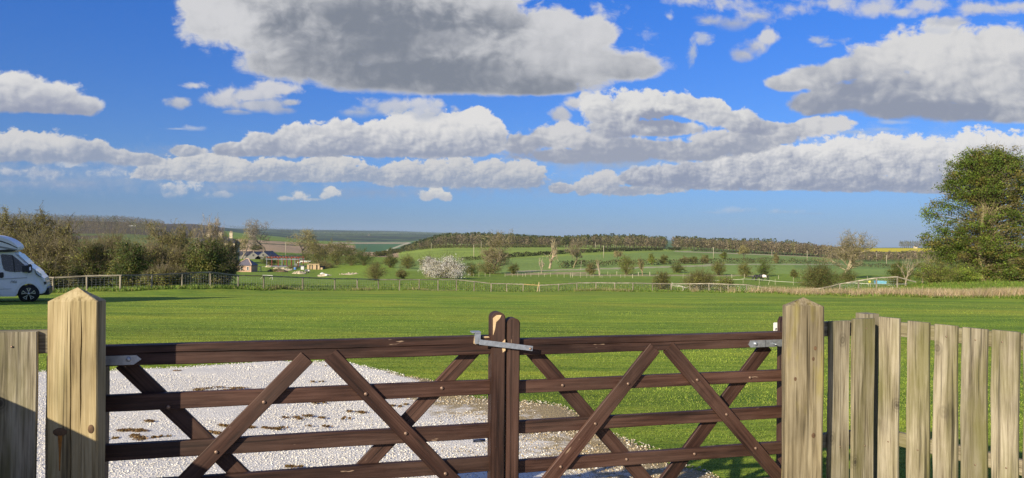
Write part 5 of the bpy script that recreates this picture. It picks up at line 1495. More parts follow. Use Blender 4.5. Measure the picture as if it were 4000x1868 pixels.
tag(st_, 'loose white chalk chippings on the drive', 'gravel', None, 'stuff')
# dried mud and straw dropped on the drive
CL, CT = [], []
for px, py, w, h in ((560, 1690, 95, 10), (520, 1722, 70, 12), (440, 1730, 40, 8), (620, 1716, 40, 6), (585, 1655, 50, 5), (1215, 1637, 70, 9), (1130, 1640, 50, 5), (960, 1680, 60, 7), (870, 1672, 60, 6), (1250, 1582, 40, 4), (1390, 1620, 55, 10), (1350, 1640, 30, 6), (1255, 1675, 40, 4), (1090, 1685, 70, 6), (830, 1700, 60, 6), (1570, 1595, 50, 6), (1280, 1436, 20, 2), (890, 1522, 120, 4), (1240, 1498, 40, 3), (690, 1455, 20, 2), (820, 1530, 120, 5), (1140, 1835, 60, 4), (660, 1620, 60, 4)):
    n = int(w * h * .6) + 10
    c = hit(px, py)
    W = m_at(w, c.y) ; D_ = h * c.y ** 2 / (F * 1.9)
    ox = g.normal(size=n) * W * .34; oy = g.normal(size=n) * D_ * .30
    # drawn out in clots
    nb = int(g.integers(3, 6)); bx = g.normal(size=nb) * W * .42; by = g.normal(size=nb) * D_ * .55; kk = g.integers(0, nb, n); sz_ = g.uniform(.35, 1.1, nb)
    ox = bx[kk] + ox * .45 * sz_[kk]; oy = by[kk] + oy * .8 * sz_[kk]
    p = np.stack([c.x + ox, c.y + oy], 1)
    CL.append(np.column_stack([p, height(p[:, 0], p[:, 1]) + .022 + .008 * g.random(n)]))
C = np.concatenate(CL).astype(np.float32)
v, q = leaf_quads(C, .013, g, 1.2, .5)
md = np_mesh('mud_clods', v, q, [4] * len(q), GRASS)
set_tint(md, shade_list(g, len(C), [(.21, .12, .045), (.15, .085, .032), (.28, .18, .085), (.24, .17, .06)], .2).repeat(4, 0))
tag(md, 'brown clots of dried mud and straw on the white gravel', 'mud', None, 'stuff')
# ------------------------------------------------------------------ the post and rail fence round the lawn
FPX = [-170, -40, 85, 208, 340, 470, 592, 712, 823, 931, 1030, 1183, 1308, 1396, 1479, 1560, 1638, 1711, 1784, 1852, 1918, 1980, 2043, 2107, 2182, 2254, 2328, 2401, 2473, 2549, 2622, 2696, 2770, 2844, 2916, 2990, 3062, 3135, 3208, 3281, 3354, 3424, 3505]
FTOP = [1092, 1090, 1088, 1087, 1080, 1078, 1076, 1070, 1065, 1078, 1080, 1086, 1091, 1091, 1094, 1094, 1094, 1094, 1094, 1101, 1109, 1110, 1112, 1116, 1112, 1107, 1106, 1107, 1107, 1109, 1110, 1110, 1109, 1112, 1114, 1126, 1134, 1133, 1128, 1111, 1098, 1087, 1083]
_fd = ([-170, 208, 470, 712, 1030, 1479, 1784, 2107, 2650, 3000, 3280, 3505, 3575], [42.5, 42.5, 43.8, 47, 53.5, 67, 71, 73, 73, 69, 64.5, 62, 62])
def fdep(px): return float(np.interp(px, *_fd))
rf = empty('rail_fence', on(1784, 71)); tag(rf, 'long weathered post and rail fence with wire netting along the far edge of the lawn', 'fence')
inv = Matrix.Translation(-rf.location)
tops = []
for n, (px, pt) in enumerate(zip(FPX, FTOP)):
    d = fdep(px); t_ = at(px, pt, d); b = on(px, d)
    tops.append(t_)
    h = max(.35, t_.z - b.z + .12)
    o = timber_mesh('post', h, .105 if px > 1000 else .09, .09, M_GREYV, rf, seed=700 + n, bev=.012)
    o.matrix_local = inv @ (Matrix.Translation((t_.x, t_.y, b.z - .12 - .01)) @ Matrix.Rotation(random.Random(n).uniform(-.03, .03), 4, 'Y'))
for n, (a, b) in enumerate(zip(tops[:-1], tops[1:])):
    mat = M_NEWRAIL if FPX[n] in (931, 2043) else M_GREY
    dv = (b - a); L = dv.length
    o = timber_mesh('rail', L + .06, .085, .05, mat, rf, seed=760 + n, waver=.006)
    zax = dv.normalized(); yax = Vector((-zax.y, zax.x, 0)).normalized(); xax = yax.cross(zax)
    m = Matrix(((xax.x, yax.x, zax.x, a.x), (xax.y, yax.y, zax.y, a.y), (xax.z, yax.z, zax.z, a.z), (0, 0, 0, 1)))
    o.matrix_local = inv @ (Matrix.Translation((0, 0, .03)) @ m)
e3 = at(3578, 1103, 62); a = tops[-1]
dv = e3 - a; zax = dv.normalized(); yax = Vector((-zax.y, zax.x, 0)).normalized(); xax = yax.cross(zax)
o = timber_mesh('rail', dv.length, .085, .05, M_GREY, rf, seed=799)
o.matrix_local = inv @ Matrix(((xax.x, yax.x, zax.x, a.x), (xax.y, yax.y, zax.y, a.y), (xax.z, yax.z, zax.z, a.z + .02), (0, 0, 0, 1)))
P0, P1 = [], []
for (a, b), (pa, pb) in zip(zip(tops[:-1], tops[1:]), zip(FPX[:-1], FPX[1:])):
    ga, gb = on(pa, fdep(pa)).z, on(pb, fdep(pb)).z
    ha, hb = a.z - ga - .08, b.z - gb - .08
    for k in (.08, .3, .5, .68, .84, 1.0):
        P0.append((a.x, a.y + .06, ga + ha * k)); P1.append((b.x, b.y + .06, gb + hb * k))
    nn = max(2, int((b - a).length / .22))
    for i in range(nn):
        t_ = i / nn
        P0.append((a.x + (b.x - a.x) * t_, a.y + (b.y - a.y) * t_ + .06, ga + (gb - ga) * t_ + .05)); P1.append((a.x + (b.x - a.x) * t_, a.y + (b.y - a.y) * t_ + .06, ga + ha + (gb + hb - ga - ha) * t_))
v, q = seg_tubes(P0, P1, np.full(len(P0), .0035), np.full(len(P0), .0035), 3)
o = np_mesh('wire_netting', v - np.array(tuple(rf.location), np.float32), q, [4] * len(q), M_GALV, rf)
b0 = at(2098, 1140, 71.6); b1 = at(2106, 1106, 71.6)
o = mesh_obj('prop', *tube([b0 - rf.location, b1 - rf.location + Vector((0, 0, .1))], [.03, .03], 6), M_BARE, rf)

# ------------------------------------------------------------------ electric fence stakes in the paddock
M_STAKE = plain('pale_stake', (.46, .42, .28), .7, 0, .15, 20)
M_TAPE = plain('fence_tape', (.58, .58, .44), .6, 0, .05)
def stake_fence(name, spec, label, tape=None, w=.05):
    first = hit(spec[0][0], spec[0][1])
    root = empty(name, first); tag(root, label, 'fence', 'stake fences in the paddock')
    for s in spec:
        px, pb, pt = s[:3]; lean = s[3] if len(s) > 3 else 0
        b = hit(px, pb); t_ = at(px + lean, pt, b.y)
        k = (s[4] if len(s) > 4 else 1) * w * b.y / 170
        V_, F_ = tube([b - first - Vector((0, 0, .15)), (b + t_) / 2 - first, t_ - first], [k * .62, k * .6, k * .55], 5)
        mesh_obj('stake', V_, F_, M_STAKE if (px * 7) % 3 else M_OLD, root)
    for tp in (tape or []):
        P = [at(px, py, hit(px, pg).y) - first for px, py, pg in tp]
        v, q = seg_tubes(P[:-1], P[1:], [.028 * p.y / 1 * 0 + .035 for p in P[:-1]], [.035] * (len(P) - 1), 4)
        np_mesh('tape', v, q, [4] * len(q), M_TAPE, root)
c3 = lambda x: 1450 + x / 2.674
c4 = lambda x: 2200 + x / 2.674
c5 = lambda x: 2800 + x / 2.674
stake_fence('stake_fence', [(c3(x), 1081, 1081 - h) for x, h in ((1020, 14), (1067, 13), (1125, 15), (1190, 16), (1240, 17), (1398, 14), (1473, 11), (1531, 17), (1582, 12), (1612, 15), (1668, 13), (1750, 17), (1810, 12), (1873, 16), (1943, 10), (2015, 9), (2082, 16), (2105, 15))], 'thin pale stakes in a row below the half dead tree')
stake_fence('stake_fence', [(c4(x), 1085, 1085 - h) for x, h in ((10, 15), (77, 13), (97, 11), (180, 22), (247, 15), (290, 17), (312, 13, ), (385, 26), (405, 13), (490, 15), (600, 12), (645, 14))] + [(c4(724), 1087, 1071, 0, 2.0), (c4(785), 1077, 1063, 0, 2), (c4(905), 1077, 1062, 0, 2), (c4(465), 1075, 1061), (c4(560), 1075, 1060, 0, 1.6), (c4(183), 1054, 1018, 3), (c4(1252), 1088, 1069), (c4(1325), 1084, 1068)], 'pale wooden stakes of mixed height around the thickets in the paddock')
stake_fence('stake_fence', [(c5(105), 1105, 1083), (c5(157), 1086, 1072, 0, 1.8), (c5(275), 1108, 1087), (c5(287), 1088, 1070, 0, 1.6), (c5(443), 1112, 1087), (c5(535), 1114, 1098, 6, 1.3), (c5(610), 1113, 1090), (c5(645), 1091, 1076, 0, 1.4), (c5(800), 1115, 1082), (c5(877), 1092, 1078), (c5(975), 1122, 1100), (c5(1195), 1122, 1098), (c5(1375), 1092, 1077), (c5(1453), 1093, 1081, 0, 2), (c5(1573), 1098, 1078), (c5(1590), 1122, 1104, -3), (c5(1605), 1122, 1103, 1), (c5(1798), 1120, 1100), (c5(1848), 1103, 1086, 0, 2.4), (c5(1862), 1103, 1090, 0, 1.4)],
            'white taped electric fence round the grazing horse', tape=[[(2670, 1094, 1105), (2740, 1093, 1105), (c5(0), 1096, 1105), (c5(105), 1094, 1105), (c5(275), 1091, 1108)], [(c5(275), 1090, 1108), (c5(443), 1093, 1110), (c5(540), 1096, 1112), (c5(610), 1099, 1113), (c5(800), 1103, 1115), (c5(975), 1106, 1118), (c5(1195), 1109, 1119), (c5(1440), 1106, 1119), (c5(1600), 1109, 1120), (c5(1798), 1111, 1120), (c5(1990), 1110, 1120)]])

# ------------------------------------------------------------------ telegraph poles
M_POLE = plain('pole_timber', (.36, .32, .22), .8, 0, .15, 8)
for n, (px, pb, pt, cross, lab) in enumerate([
    (1116, 1003, 944, 0, 'wooden pole behind the steel frame by the thick trunked tree'), (1685, 970, 949, 0, 'short looking pole against the foot of the conifer wood, left of the large bare tree'), (1851, 1014, 957, 0, 'tall pole in the green field just left of the large bare tree'),
    (1880, 968, 943, 0, 'distant pole behind the left side of the large bare tree'), (2326, 970, 947, 0, 'distant pole against the wood, up and left of the tall pole in the field'), (2358, 1009, 960, 0, 'tall pole in the green field above the brown thicket'),
    (2645, 982, 957, 0, 'pole at the gap between the two woods'), (2787, 1010, 966, 1, 'pole with a crossarm in front of the right hand wood'), (3015, 1003, 976, 0, 'pole at the foot of the wood right of the crossarm pole'),
    (3153, 1020, 979, 0, 'pale pole in the field left of the tall yellowish bare tree'), (3424, 1022, 988, 0, 'dark pole in the scrub below the yellow field'), (3463, 1034, 996, 0, 'pale pole right of the tall yellowish bare tree')]):
    b = hit(px, pb) if pb > 985 else on(px, 560)
    t_ = at(px, pt, b.y)
    V_, F_ = tube([Vector((0, 0, -.3)), t_ - b], [.17 if b.y > 300 else .14, .13], 7)
    if cross or n in (2, 5, 9):
        w_ = 1.6 if cross else .5
        k = len(V_); z = (t_ - b).z - .35
        V2, F2 = tube([Vector((-w_ / 2, 0, z)), Vector((w_ / 2, 0, z))], [.11, .11], 4)
        V_ += V2; F_ += [tuple(i + k for i in f) for f in F2]
    o = mesh_obj('telegraph_pole', V_, F_, M_POLE, None, True, loc=b)
    tag(o, lab, 'pole', 'telegraph poles across the fields')

# ------------------------------------------------------------------ farm buildings
M_BRICK = plain('pinkish_brick', (.42, .27, .185), .9, 0, .2, 3)
M_RENDER = plain('cream_render', (.50, .42, .29), .9, 0, .1, .8)
M_SLATE = plain('purple_grey_slate', (.115, .105, .125), .55, 0, .18, 2)
M_DSLATE = plain('dark_slate', (.05, .05, .058), .6, 0, .2, 2)
M_CONC = plain('grey_block_wall', (.175, .17, .15), .9, 0, .12, 1)
M_TILE = plain('ridge_tile', (.42, .30, .22), .8, 0, .15, 3)
M_GLASS = plain('window_glass', (.02, .022, .025), .08, 0, .1)
M_FRAME = plain('white_paint', (.60, .59, .55), .5, 0, .05)
M_RED = plain('red_oxide_steel', (.26, .065, .04), .6, .1, .25, 2)
M_STEEL = plain('grey_steel', (.28, .29, .31), .5, .3, .2, 2)
M_RUBBLE = plain('pale_rubble', (.46, .39, .27), .95, 0, .35, 2.5)
M_BLOCK = plain('buff_blockwork', (.40, .29, .165), .9, 0, .2, 2)
M_SLAB = plain('concrete_slab', (.22, .22, .225), .9, 0, .25, 1)
M_BLUE = plain('blue_plastic', (.05, .16, .42), .5, 0, .2, 3)
M_LBLUE = plain('light_blue_plastic', (.16, .40, .55), .45, 0, .15, 3)
M_YEL = plain('yellow_plastic', (.75, .62, .06), .5, 0, .1)
def gable(name, L, W, he, hr, wall, roof, root, hip=0.0, over=.25):
    """Walls and pitched roof; ridge along local x. Returns wall, roof."""
    pts = [(-W / 2, 0), (W / 2, 0), (W / 2, he)] + ([(0, hr)] if not hip else []) + [(-W / 2, he)]
    bm = bmesh.new()
    f = [bm.verts.new((-L / 2, y, z)) for y, z in pts]; b = [bm.verts.new((L / 2, y, z)) for y, z in pts]
    bm.faces.new(f); bm.faces.new(b)
    for i in range(len(pts)):
        j = (i + 1) % len(pts); bm.faces.new((f[i], f[j], b[j], b[i]))
    bmesh.ops.recalc_face_normals(bm, faces=bm.faces)
    me = bpy.data.meshes.new('wall'); bm.to_mesh(me); bm.free(); me.materials.append(wall)
    w = bpy.data.objects.new('wall', me); COL.objects.link(w); w.parent = root
    sl = (hr - he) / (W / 2); e = he - over * sl; th = .12
    ov = over
    lo, hi = -L / 2 - ov, L / 2 + ov
    v = []
    for dz in (.02, th + .02):
        v += [(lo, -W / 2 - ov, e + dz), (hi, -W / 2 - ov, e + dz), (hi - hip, 0, hr + dz), (lo + hip, 0, hr + dz), (lo, W / 2 + ov, e + dz), (hi, W / 2 + ov, e + dz)]
    fc = [(0, 1, 2, 3), (3, 2, 5, 4), (6, 9, 8, 7), (9, 10, 11, 8), (0, 6, 7, 1), (4, 5, 11, 10), (0, 3, 9, 6), (3, 4, 10, 9), (1, 7, 8, 2), (2, 8, 11, 5)]
    if hip: fc += [(0, 4, 3), (1, 2, 5), (6, 9, 10), (7, 11, 8)]
    r = mesh_obj('roof', v, fc, roof, root)
    return w, r
def window(root, w, h, loc, rz=0.0, bars=1):
    """White sash window set in a wall, facing local -Y."""
    fr_ = prism('window', [(-w / 2, 0), (w / 2, 0), (w / 2, h), (-w / 2, h)], -.05, .03, M_FRAME, root)
    fr_.location = loc; fr_.rotation_euler = (0, 0, rz)
    g1 = prism('pane', [(-w / 2 + .09, .09), (w / 2 - .09, .09), (w / 2 - .09, h / 2 - .03), (-w / 2 + .09, h / 2 - .03)], -.06, -.045, M_GLASS, fr_)
    g1 = prism('pane', [(-w / 2 + .09, h / 2 + .03), (w / 2 - .09, h / 2 + .03), (w / 2 - .09, h - .09), (-w / 2 + .09, h - .09)], -.06, -.045, M_GLASS, fr_)
    s = box_mesh('sill', w + .2, .16, .08, M_CONC, fr_, (0, -.06, -.045))
    return fr_
cb = hit(966, 1062); D = cb.y; m = D / F
ct = empty('cottage', cb, rad(-6)); tag(ct, 'small pinkish brick cottage with a hipped slate roof and two white windows', 'house')
Wd = 58 * m
w_, r_ = gable('c', Wd, Wd * .92, 27 * m, 48 * m, M_BRICK, M_SLATE, ct, hip=Wd * .42)
for x0 in (-.18, .26): window(ct, 9.5 * m, 12.5 * m, (x0 * Wd, -Wd * .46, 8 * m))
prism('ridge', [(-Wd * .10, 48 * m + .15), (Wd * .10, 48 * m + .15), (Wd * .10, 48 * m + .4), (-Wd * .10, 48 * m + .4)], -.2, .2, M_TILE, ct)
for sx in (-1, 1):
    a_ = Vector((sx * (Wd / 2 + .25), -Wd * .46 - .25, 27 * m + .05)); b_ = Vector((sx * (Wd * .08), 0, 48 * m + .25))
    mesh_obj('hip_tile', *tube([a_, b_], [.17, .17], 5), M_TILE, ct)
hb = on(850, 300); m3 = 300 / F
fh = empty('farmhouse', Vector((hb.x, 300, hb.z)), rad(8)); tag(fh, 'cream rendered two storey farmhouse with tall chimneys, mostly hidden behind trees', 'house')
zz = lambda py: at(850, py, 300).z - hb.z
w_, r_ = gable('f', 150 * m3, 7.5, zz(948), zz(926), M_RENDER, M_DSLATE, fh, hip=3.0)
for px in (818, 862, 902):
    x_ = (px - 850) * m3
    ch = box_mesh('chimney', 11.5 * m3, .8, zz(911) - zz(938), M_RENDER, r_, (x_, -.6, (zz(911) + zz(938)) / 2))
    cp = box_mesh('chimney_cap', 13.5 * m3, 1.0, .22, M_RENDER, ch, (0, 0, (zz(911) - zz(938)) / 2 + .1))
    for k in (-.3, .3): cyl_mesh('chimney_pot', .16, .75, M_TILE, ch, (k, 0, (zz(911) - zz(938)) / 2 + .55), seg=8)
for px in (800, 840, 880, 905):
    window(fh, 8 * m3, 15 * m3, ((px - 850) * m3, -3.75, zz(970)))
    window(fh, 8 * m3, 15 * m3, ((px - 850) * m3, -3.75, zz(1000)))
bb = hit(1040, 1012); D = bb.y; m = D / F
for n, (px, wpx, eave, ridge, rz, L, wl, rf_, lab) in enumerate([
    (965, 62, 17, 32, 0, 0, M_CONC, M_DSLATE, 'low barn with a long dark slate roof and red ridge, left of the twin gables'),
    (1010, 56, 10, 30, 90, 14, M_CONC, M_SLATE, 'grey barn gable, left one of the twin gables'),
    (1048, 62, 8, 32, 90, 14, M_CONC, M_SLATE, 'grey barn gable, right one of the twin gables, behind the steel frame')]):
    b = on(px, D + (3 if n == 0 else 0)); b.z = bb.z - .4
    rt = empty('barn', b, rad(rz)); tag(rt, lab, 'barn', 'farm barns')
    if n == 0: gable('b', wpx * m, 7, eave * m, ridge * m, wl, rf_, rt); prism('ridge', [(-wpx * m / 2, ridge * m + .1), (wpx * m / 2, ridge * m + .1), (wpx * m / 2, ridge * m + .4), (-wpx * m / 2, ridge * m + .4)], -.2, .2, M_TILE, rt)
    else:
        gable('b', L, wpx * m, eave * m, ridge * m, wl, rf_, rt, over=.1)
        box_mesh('vent', .05, .9, .9, M_BLACK, rt, (-L / 2 - .03, 0, ridge * m * .62))
        prism('ridge', [(-L / 2, ridge * m + .08), (L / 2, ridge * m + .08), (L / 2, ridge * m + .35), (-L / 2, ridge * m + .35)], -.2, .2, M_TILE, rt)
# unfinished steel frame
sb = hit(1100, 1042); D = sb.y; m = D / F
sf_ = empty('steel_frame', sb, 0); tag(sf_, 'unfinished red and grey steel frame of a low building on a concrete slab', 'steel frame')
hh = 36 * m
xs = [-58, -38, -12, 2, 20, 38, 52, 66]
for r0, y_ in ((0, 0), (1, 6.5)):
    for i_, x_ in enumerate(xs):
        mesh_obj('column', *tube([Vector((x_ * m, y_, -.3)), Vector((x_ * m, y_, hh - r0 * .1))], [.16, .16], 4), M_RED if i_ % 3 else M_STEEL, sf_)
    for k, mt in ((0, M_RED), (-.8, M_STEEL)):
        mesh_obj('beam', *tube([Vector((xs[0] * m - .5, y_, hh + k)), Vector((xs[-1] * m + .5, y_, hh + k))], [.17, .17], 4), mt, sf_)
for i_, x_ in enumerate(np.linspace(xs[0], xs[-1], 12)):
    mesh_obj('rafter', *tube([Vector((x_ * m, -.8, hh + .15)), Vector((x_ * m, 3.2, hh + .75)), Vector((x_ * m, 7.2, hh + .15))], [.11, .11, .11], 4), M_RED if i_ % 2 else M_STEEL, sf_)
box_mesh('slab', 130 * m, 13, .3, M_SLAB, sf_, (6 * m, 2.5, .02))
def heap(name, px, py, w, h, seed, label, mat, cat, n=26, group=None):
    """A heap of broken pieces on a low mound."""
    b = hit(px, py); k = b.y / F; R_ = random.Random(seed)
    bm = bmesh.new()
    mw = w * k
    bmesh.ops.create_icosphere(bm, subdivisions=3, radius=1, matrix=Matrix.Diagonal((mw * .45, mw * .3, h * k * .6, 1)))
    for v_ in bm.verts:
        v_.co += Vector([mnoise.noise(v_.co * 1.7 + Vector((seed, i_, 0))) * .22 * h * k for i_ in range(3)])
    for i_ in range(n):
        s = R_.uniform(.14, .42)
        x_, y_ = R_.gauss(0, .22) * mw, R_.gauss(0, .16) * mw
        mt = Matrix.Translation((x_, y_, max(.05, h * k * (.75 - abs(x_) / mw * 1.3)))) @ Matrix.Rotation(R_.uniform(0, 3), 4, Vector((R_.random(), R_.random(), R_.random() + .1)).normalized()) @ Matrix.Diagonal((s * R_.uniform(.8, 1.8), s, s * R_.uniform(.4, .9), 1))
        bmesh.ops.create_cube(bm, size=1, matrix=mt)
    me = bpy.data.meshes.new(name); bm.to_mesh(me); bm.free(); me.materials.append(mat)
    o = bpy.data.objects.new(name, me); COL.objects.link(o); o.location = b
    tag(o, label, cat, group); return o
heap('rubble_heap', 1168, 1070, 62, 13, 1, 'long pale heap of rubble below the building site', M_RUBBLE, 'rubble heap')
heap('rubble_heap', 1085, 1052, 40, 10, 2, 'cream heap of broken stone at the front edge of the slab', M_RUBBLE, 'rubble heap')
heap('rubble_heap', 1050, 1044, 30, 9, 3, 'small scatter of pale stone left of the slab', M_RUBBLE, 'rubble heap', 14)
heap('rubble_heap', 1118, 1056, 60, 8, 4, 'pale scatter of broken stone in the middle of the site front', M_RUBBLE, 'rubble heap', 30)
heap('earth_mound', 1085, 1062, 90, 16, 5, 'brown earth mound grown with dead weeds below the slab', plain('earth', (.17, .12, .065), .95, 0, .3, 2), 'earth mound', 8)
heap('rubble_heap', 1268, 1079, 60, 9, 6, 'low line of pale rubble under the white sacks in the field', M_RUBBLE, 'rubble heap', 30)
heap('rubble_heap', 1375, 1072, 90, 5, 7, 'thin spread of brown rubble beside the dirt track left of the olive hawthorn', M_RUBBLE, 'rubble heap', 26)
heap('brick_pile', 1052, 1030, 14, 20, 8, 'reddish pile of bricks at the left corner of the steel frame', M_BRICK, 'brick pile', 20)
bwb = hit(1230, 1053); k = bwb.y / F
bw = empty('block_wall', bwb, rad(-8)); tag(bw, 'unfinished buff block wall with three dark openings', 'wall')
xs_ = [-31, -23, -11, -4, 6, 13, 21]
for a_, b_, hgt in ((-31, -22, 19), (-17, -12, 17), (-7, 6, 19), (12, 20, 18), (24, 32, 9)):
    box_mesh('pier', (b_ - a_) * k, .5, hgt * k, M_BLOCK, bw, ((a_ + b_) / 2 * k, 0, hgt * k / 2 - .1))
box_mesh('lintel', 42 * k, .5, 3 * k, M_BLOCK, bw, (-2 * k, 0, 20.4 * k))
box_mesh('back_wall', 60 * k, .3, 12 * k, M_DSLATE, bw, (0, 2.5, 6 * k))
def crate(px, py, w, h, mat, label, name='container', cat='container', lid=True):
    b = hit(px, py); k = b.y / F
    r_ = empty(name, b, rad(random.Random(px).uniform(-25, 25))); tag(r_, label, cat)
    box_mesh('body', w * k, w * k * .8, h * k, mat, r_, (0, 0, h * k / 2), bev=.06)
    if lid: box_mesh('lid', w * k * 1.05, w * k * .84, .12, M_STEEL, r_, (0, 0, h * k + .05), bev=.03)
crate(1182, 1054, 12, 13, M_FRAME, 'large white plastic tank at the front of the building site')
crate(1157, 1046, 10, 14, M_CONC, 'pale grey bin left of the white tank')
crate(1205, 1046, 10, 12, M_RUBBLE, 'cream coloured pallet of blocks right of the white tank', 'pallet', 'pallet')
crate(1153, 1054, 9, 9, M_BLUE, 'dark blue drum beside the white tank', 'drum', 'drum')
crate(1106, 1054, 11, 8, M_RUBBLE, 'cream block stack on the front edge of the slab', 'pallet', 'pallet', False)
pb_ = hit(1200, 1028); k = pb_.y / F
ps = empty('panel_stack', pb_, 0); tag(ps, 'stack of white insulation panels on yellow bearers behind the block wall', 'panel stack')
box_mesh('panel', 40 * k, 4, 4 * k, M_FRAME, ps, (-3 * k, 0, 7 * k)); box_mesh('bearer', 30 * k, 3, 4.5 * k, M_BLOCK, ps, (-6 * k, 0, 2.2 * k)); box_mesh('panel', 12 * k, 3.2, 6 * k, M_FRAME, ps, (-26 * k, -1, 1.5 * k))
tb_ = hit(1200, 1066); k = tb_.y / F
tr_ = empty('trailer', tb_, rad(10)); tag(tr_, 'small flat trailer loaded with junk below the white tank', 'trailer')
box_mesh('bed', 24 * k, 14 * k, 1.6 * k, M_CONC, tr_, (0, 0, 6.5 * k)); box_mesh('load', 14 * k, 8 * k, 6 * k, M_STEEL, tr_, (-3 * k, 0, 10 * k), (0, 0, .4), bev=.2); box_mesh('load', 9 * k, 8 * k, 4 * k, M_FRAME, tr_, (6 * k, 0, 9.3 * k), (0, 0, -.3), bev=.15)
for sx in (-1, 1): cyl_mesh('wheel', 3.2 * k, 2 * k, M_BLACK, tr_, (sx * 5 * k, -6.5 * k, 3 * k), (rad(90), 0, 0), 14)
def sack(px, py, w, h, seed, label):
    b = hit(px, py); k = b.y / F
    bm = bmesh.new(); bmesh.ops.create_icosphere(bm, subdivisions=3, radius=1, matrix=Matrix.Diagonal((w * k / 2, w * k * .4, h * k / 2, 1)))
    for v_ in bm.verts: v_.co += Vector([mnoise.noise(v_.co * 2.2 + Vector((seed, i_ * 3, 0))) * .16 * h * k for i_ in range(3)]) + Vector((0, 0, h * k * .42))
    me = bpy.data.meshes.new('sack'); bm.to_mesh(me); bm.free(); me.materials.append(M_FRAME)
    o = bpy.data.objects.new('sack', me); COL.objects.link(o); o.location = b; tag(o, label, 'sack', 'white sacks in the field')
sack(1259, 1076, 17, 12, 1, 'bulging white builders sack, left one of the two in the grass')
sack(1275, 1079, 14, 9, 2, 'slumped white builders sack, right one of the two in the grass')
# garden things by the cottage
sw = hit(1006, 1062); k = sw.y / F
sg = empty('swing_frame', sw, rad(5)); tag(sg, 'pale wooden swing frame on the grass beside the brick cottage', 'swing')
mesh_obj('top_bar', *tube([Vector((-8 * k, 0, 20 * k)), Vector((9 * k, 1.5, 20 * k))], [.11, .11], 6), M_STAKE, sg)
for sx in (-1, 1):
    for sy in (-1, 1):
        mesh_obj('leg', *tube([Vector((sx * 1 + sy * 0, sx * .4, 20 * k)), Vector((sx * 9.5 * k, sy * 1.2 + sx * .4, -.1))], [.08, .08], 5), M_STAKE, sg)
gh = hit(1046, 1092); k = gh.y / F
hd_ = empty('hurdle', gh, 0); tag(hd_, 'white topped jump hurdle on the grass just beyond the rail fence', 'hurdle')
mesh_obj('pole', *tube([Vector((-20 * k, 0, 16 * k)), Vector((19 * k, 0, 15.5 * k))], [.06, .06], 6), M_FRAME, hd_)
for sx in (-1, 1):
    mesh_obj('upright', *tube([Vector((sx * 18 * k, 0, -.1)), Vector((sx * 18 * k, 0, 15.6 * k))], [.045, .045], 5), M_FRAME, hd_)
    mesh_obj('strut', *tube([Vector((sx * 18 * k - 12 * k, .1, 1.5 * k)), Vector((sx * 18 * k - 1 * k, .05, 13 * k))], [.04, .04], 5), M_STAKE, hd_)
# trough, bucket
wb = on(3440, 108); k = 108 / F
wt_ = empty('water_trough', wb, rad(-4)); tag(wt_, 'light blue plastic water trough seen under the rail near its right end', 'trough')
zt = at(3440, 1098, 108).z - wb.z
Lx, Ly = 19 * k, .55
mesh_obj('tub', [(-Lx * .9, -Ly * .8, zt - .42), (Lx * .9, -Ly * .8, zt - .42), (Lx * .9, Ly * .8, zt - .42), (-Lx * .9, Ly * .8, zt - .42), (-Lx, -Ly, zt), (Lx, -Ly, zt), (Lx, Ly, zt), (-Lx, Ly, zt), (-Lx * .93, -Ly * .88, zt), (Lx * .93, -Ly * .88, zt), (Lx * .93, Ly * .88, zt), (-Lx * .93, Ly * .88, zt), (-Lx * .86, -Ly * .7, zt - .3), (Lx * .86, -Ly * .7, zt - .3), (Lx * .86, Ly * .7, zt - .3), (-Lx * .86, Ly * .7, zt - .3)],
         [(3, 2, 1, 0), (0, 1, 5, 4), (1, 2, 6, 5), (2, 3, 7, 6), (3, 0, 4, 7), (4, 5, 9, 8), (5, 6, 10, 9), (6, 7, 11, 10), (7, 4, 8, 11), (8, 9, 13, 12), (9, 10, 14, 13), (10, 11, 15, 14), (11, 8, 12, 15), (12, 13, 14, 15)], M_LBLUE, wt_)
box_mesh('valve_box', 7 * k, .5, .34, M_BLUE, wt_, (-15 * k, 0, zt - .08), bev=.03)
for sx in (-1, 1): box_mesh('foot', .12, .9, max(.2, zt - .3), M_STEEL, wt_, (sx * Lx * .6, 0, (zt - .42) / 2))
bk_ = hit(3397, 1106); k = bk_.y / F
bo = cyl_mesh('bucket', .16, 0.32, M_YEL, None, seg=14, r2=.20); bo.location = at(3397, 1101, bk_.y); tag(bo, 'yellow bucket hung on a stake left of the blue trough', 'bucket')
ba = hit(517, 888)
bn = empty('barn', (ba.x, ba.y, ba.z), rad(20)); tag(bn, 'distant barn with a bright white roof on the wooded hill', 'barn')
k = ba.y / F
gable('w', 24 * k, 10 * k, 4 * k, 8 * k, M_CONC, M_FRAME, bn)
for n, (px, d, w, lab) in enumerate(((3576, 1500, 5, 'tiny white house at the left end of the skyline clump'), (2590, 3300, 36, 'far white buildings in the gap between the two woods'), (1440, 4200, 10, 'far white farm in the valley under the blue ridge'))):
    b = on(px, d); r_ = empty('house', b); tag(r_, lab, 'house'); gable('h', w, 6, 3.5, 6, M_RENDER, M_DSLATE, r_)

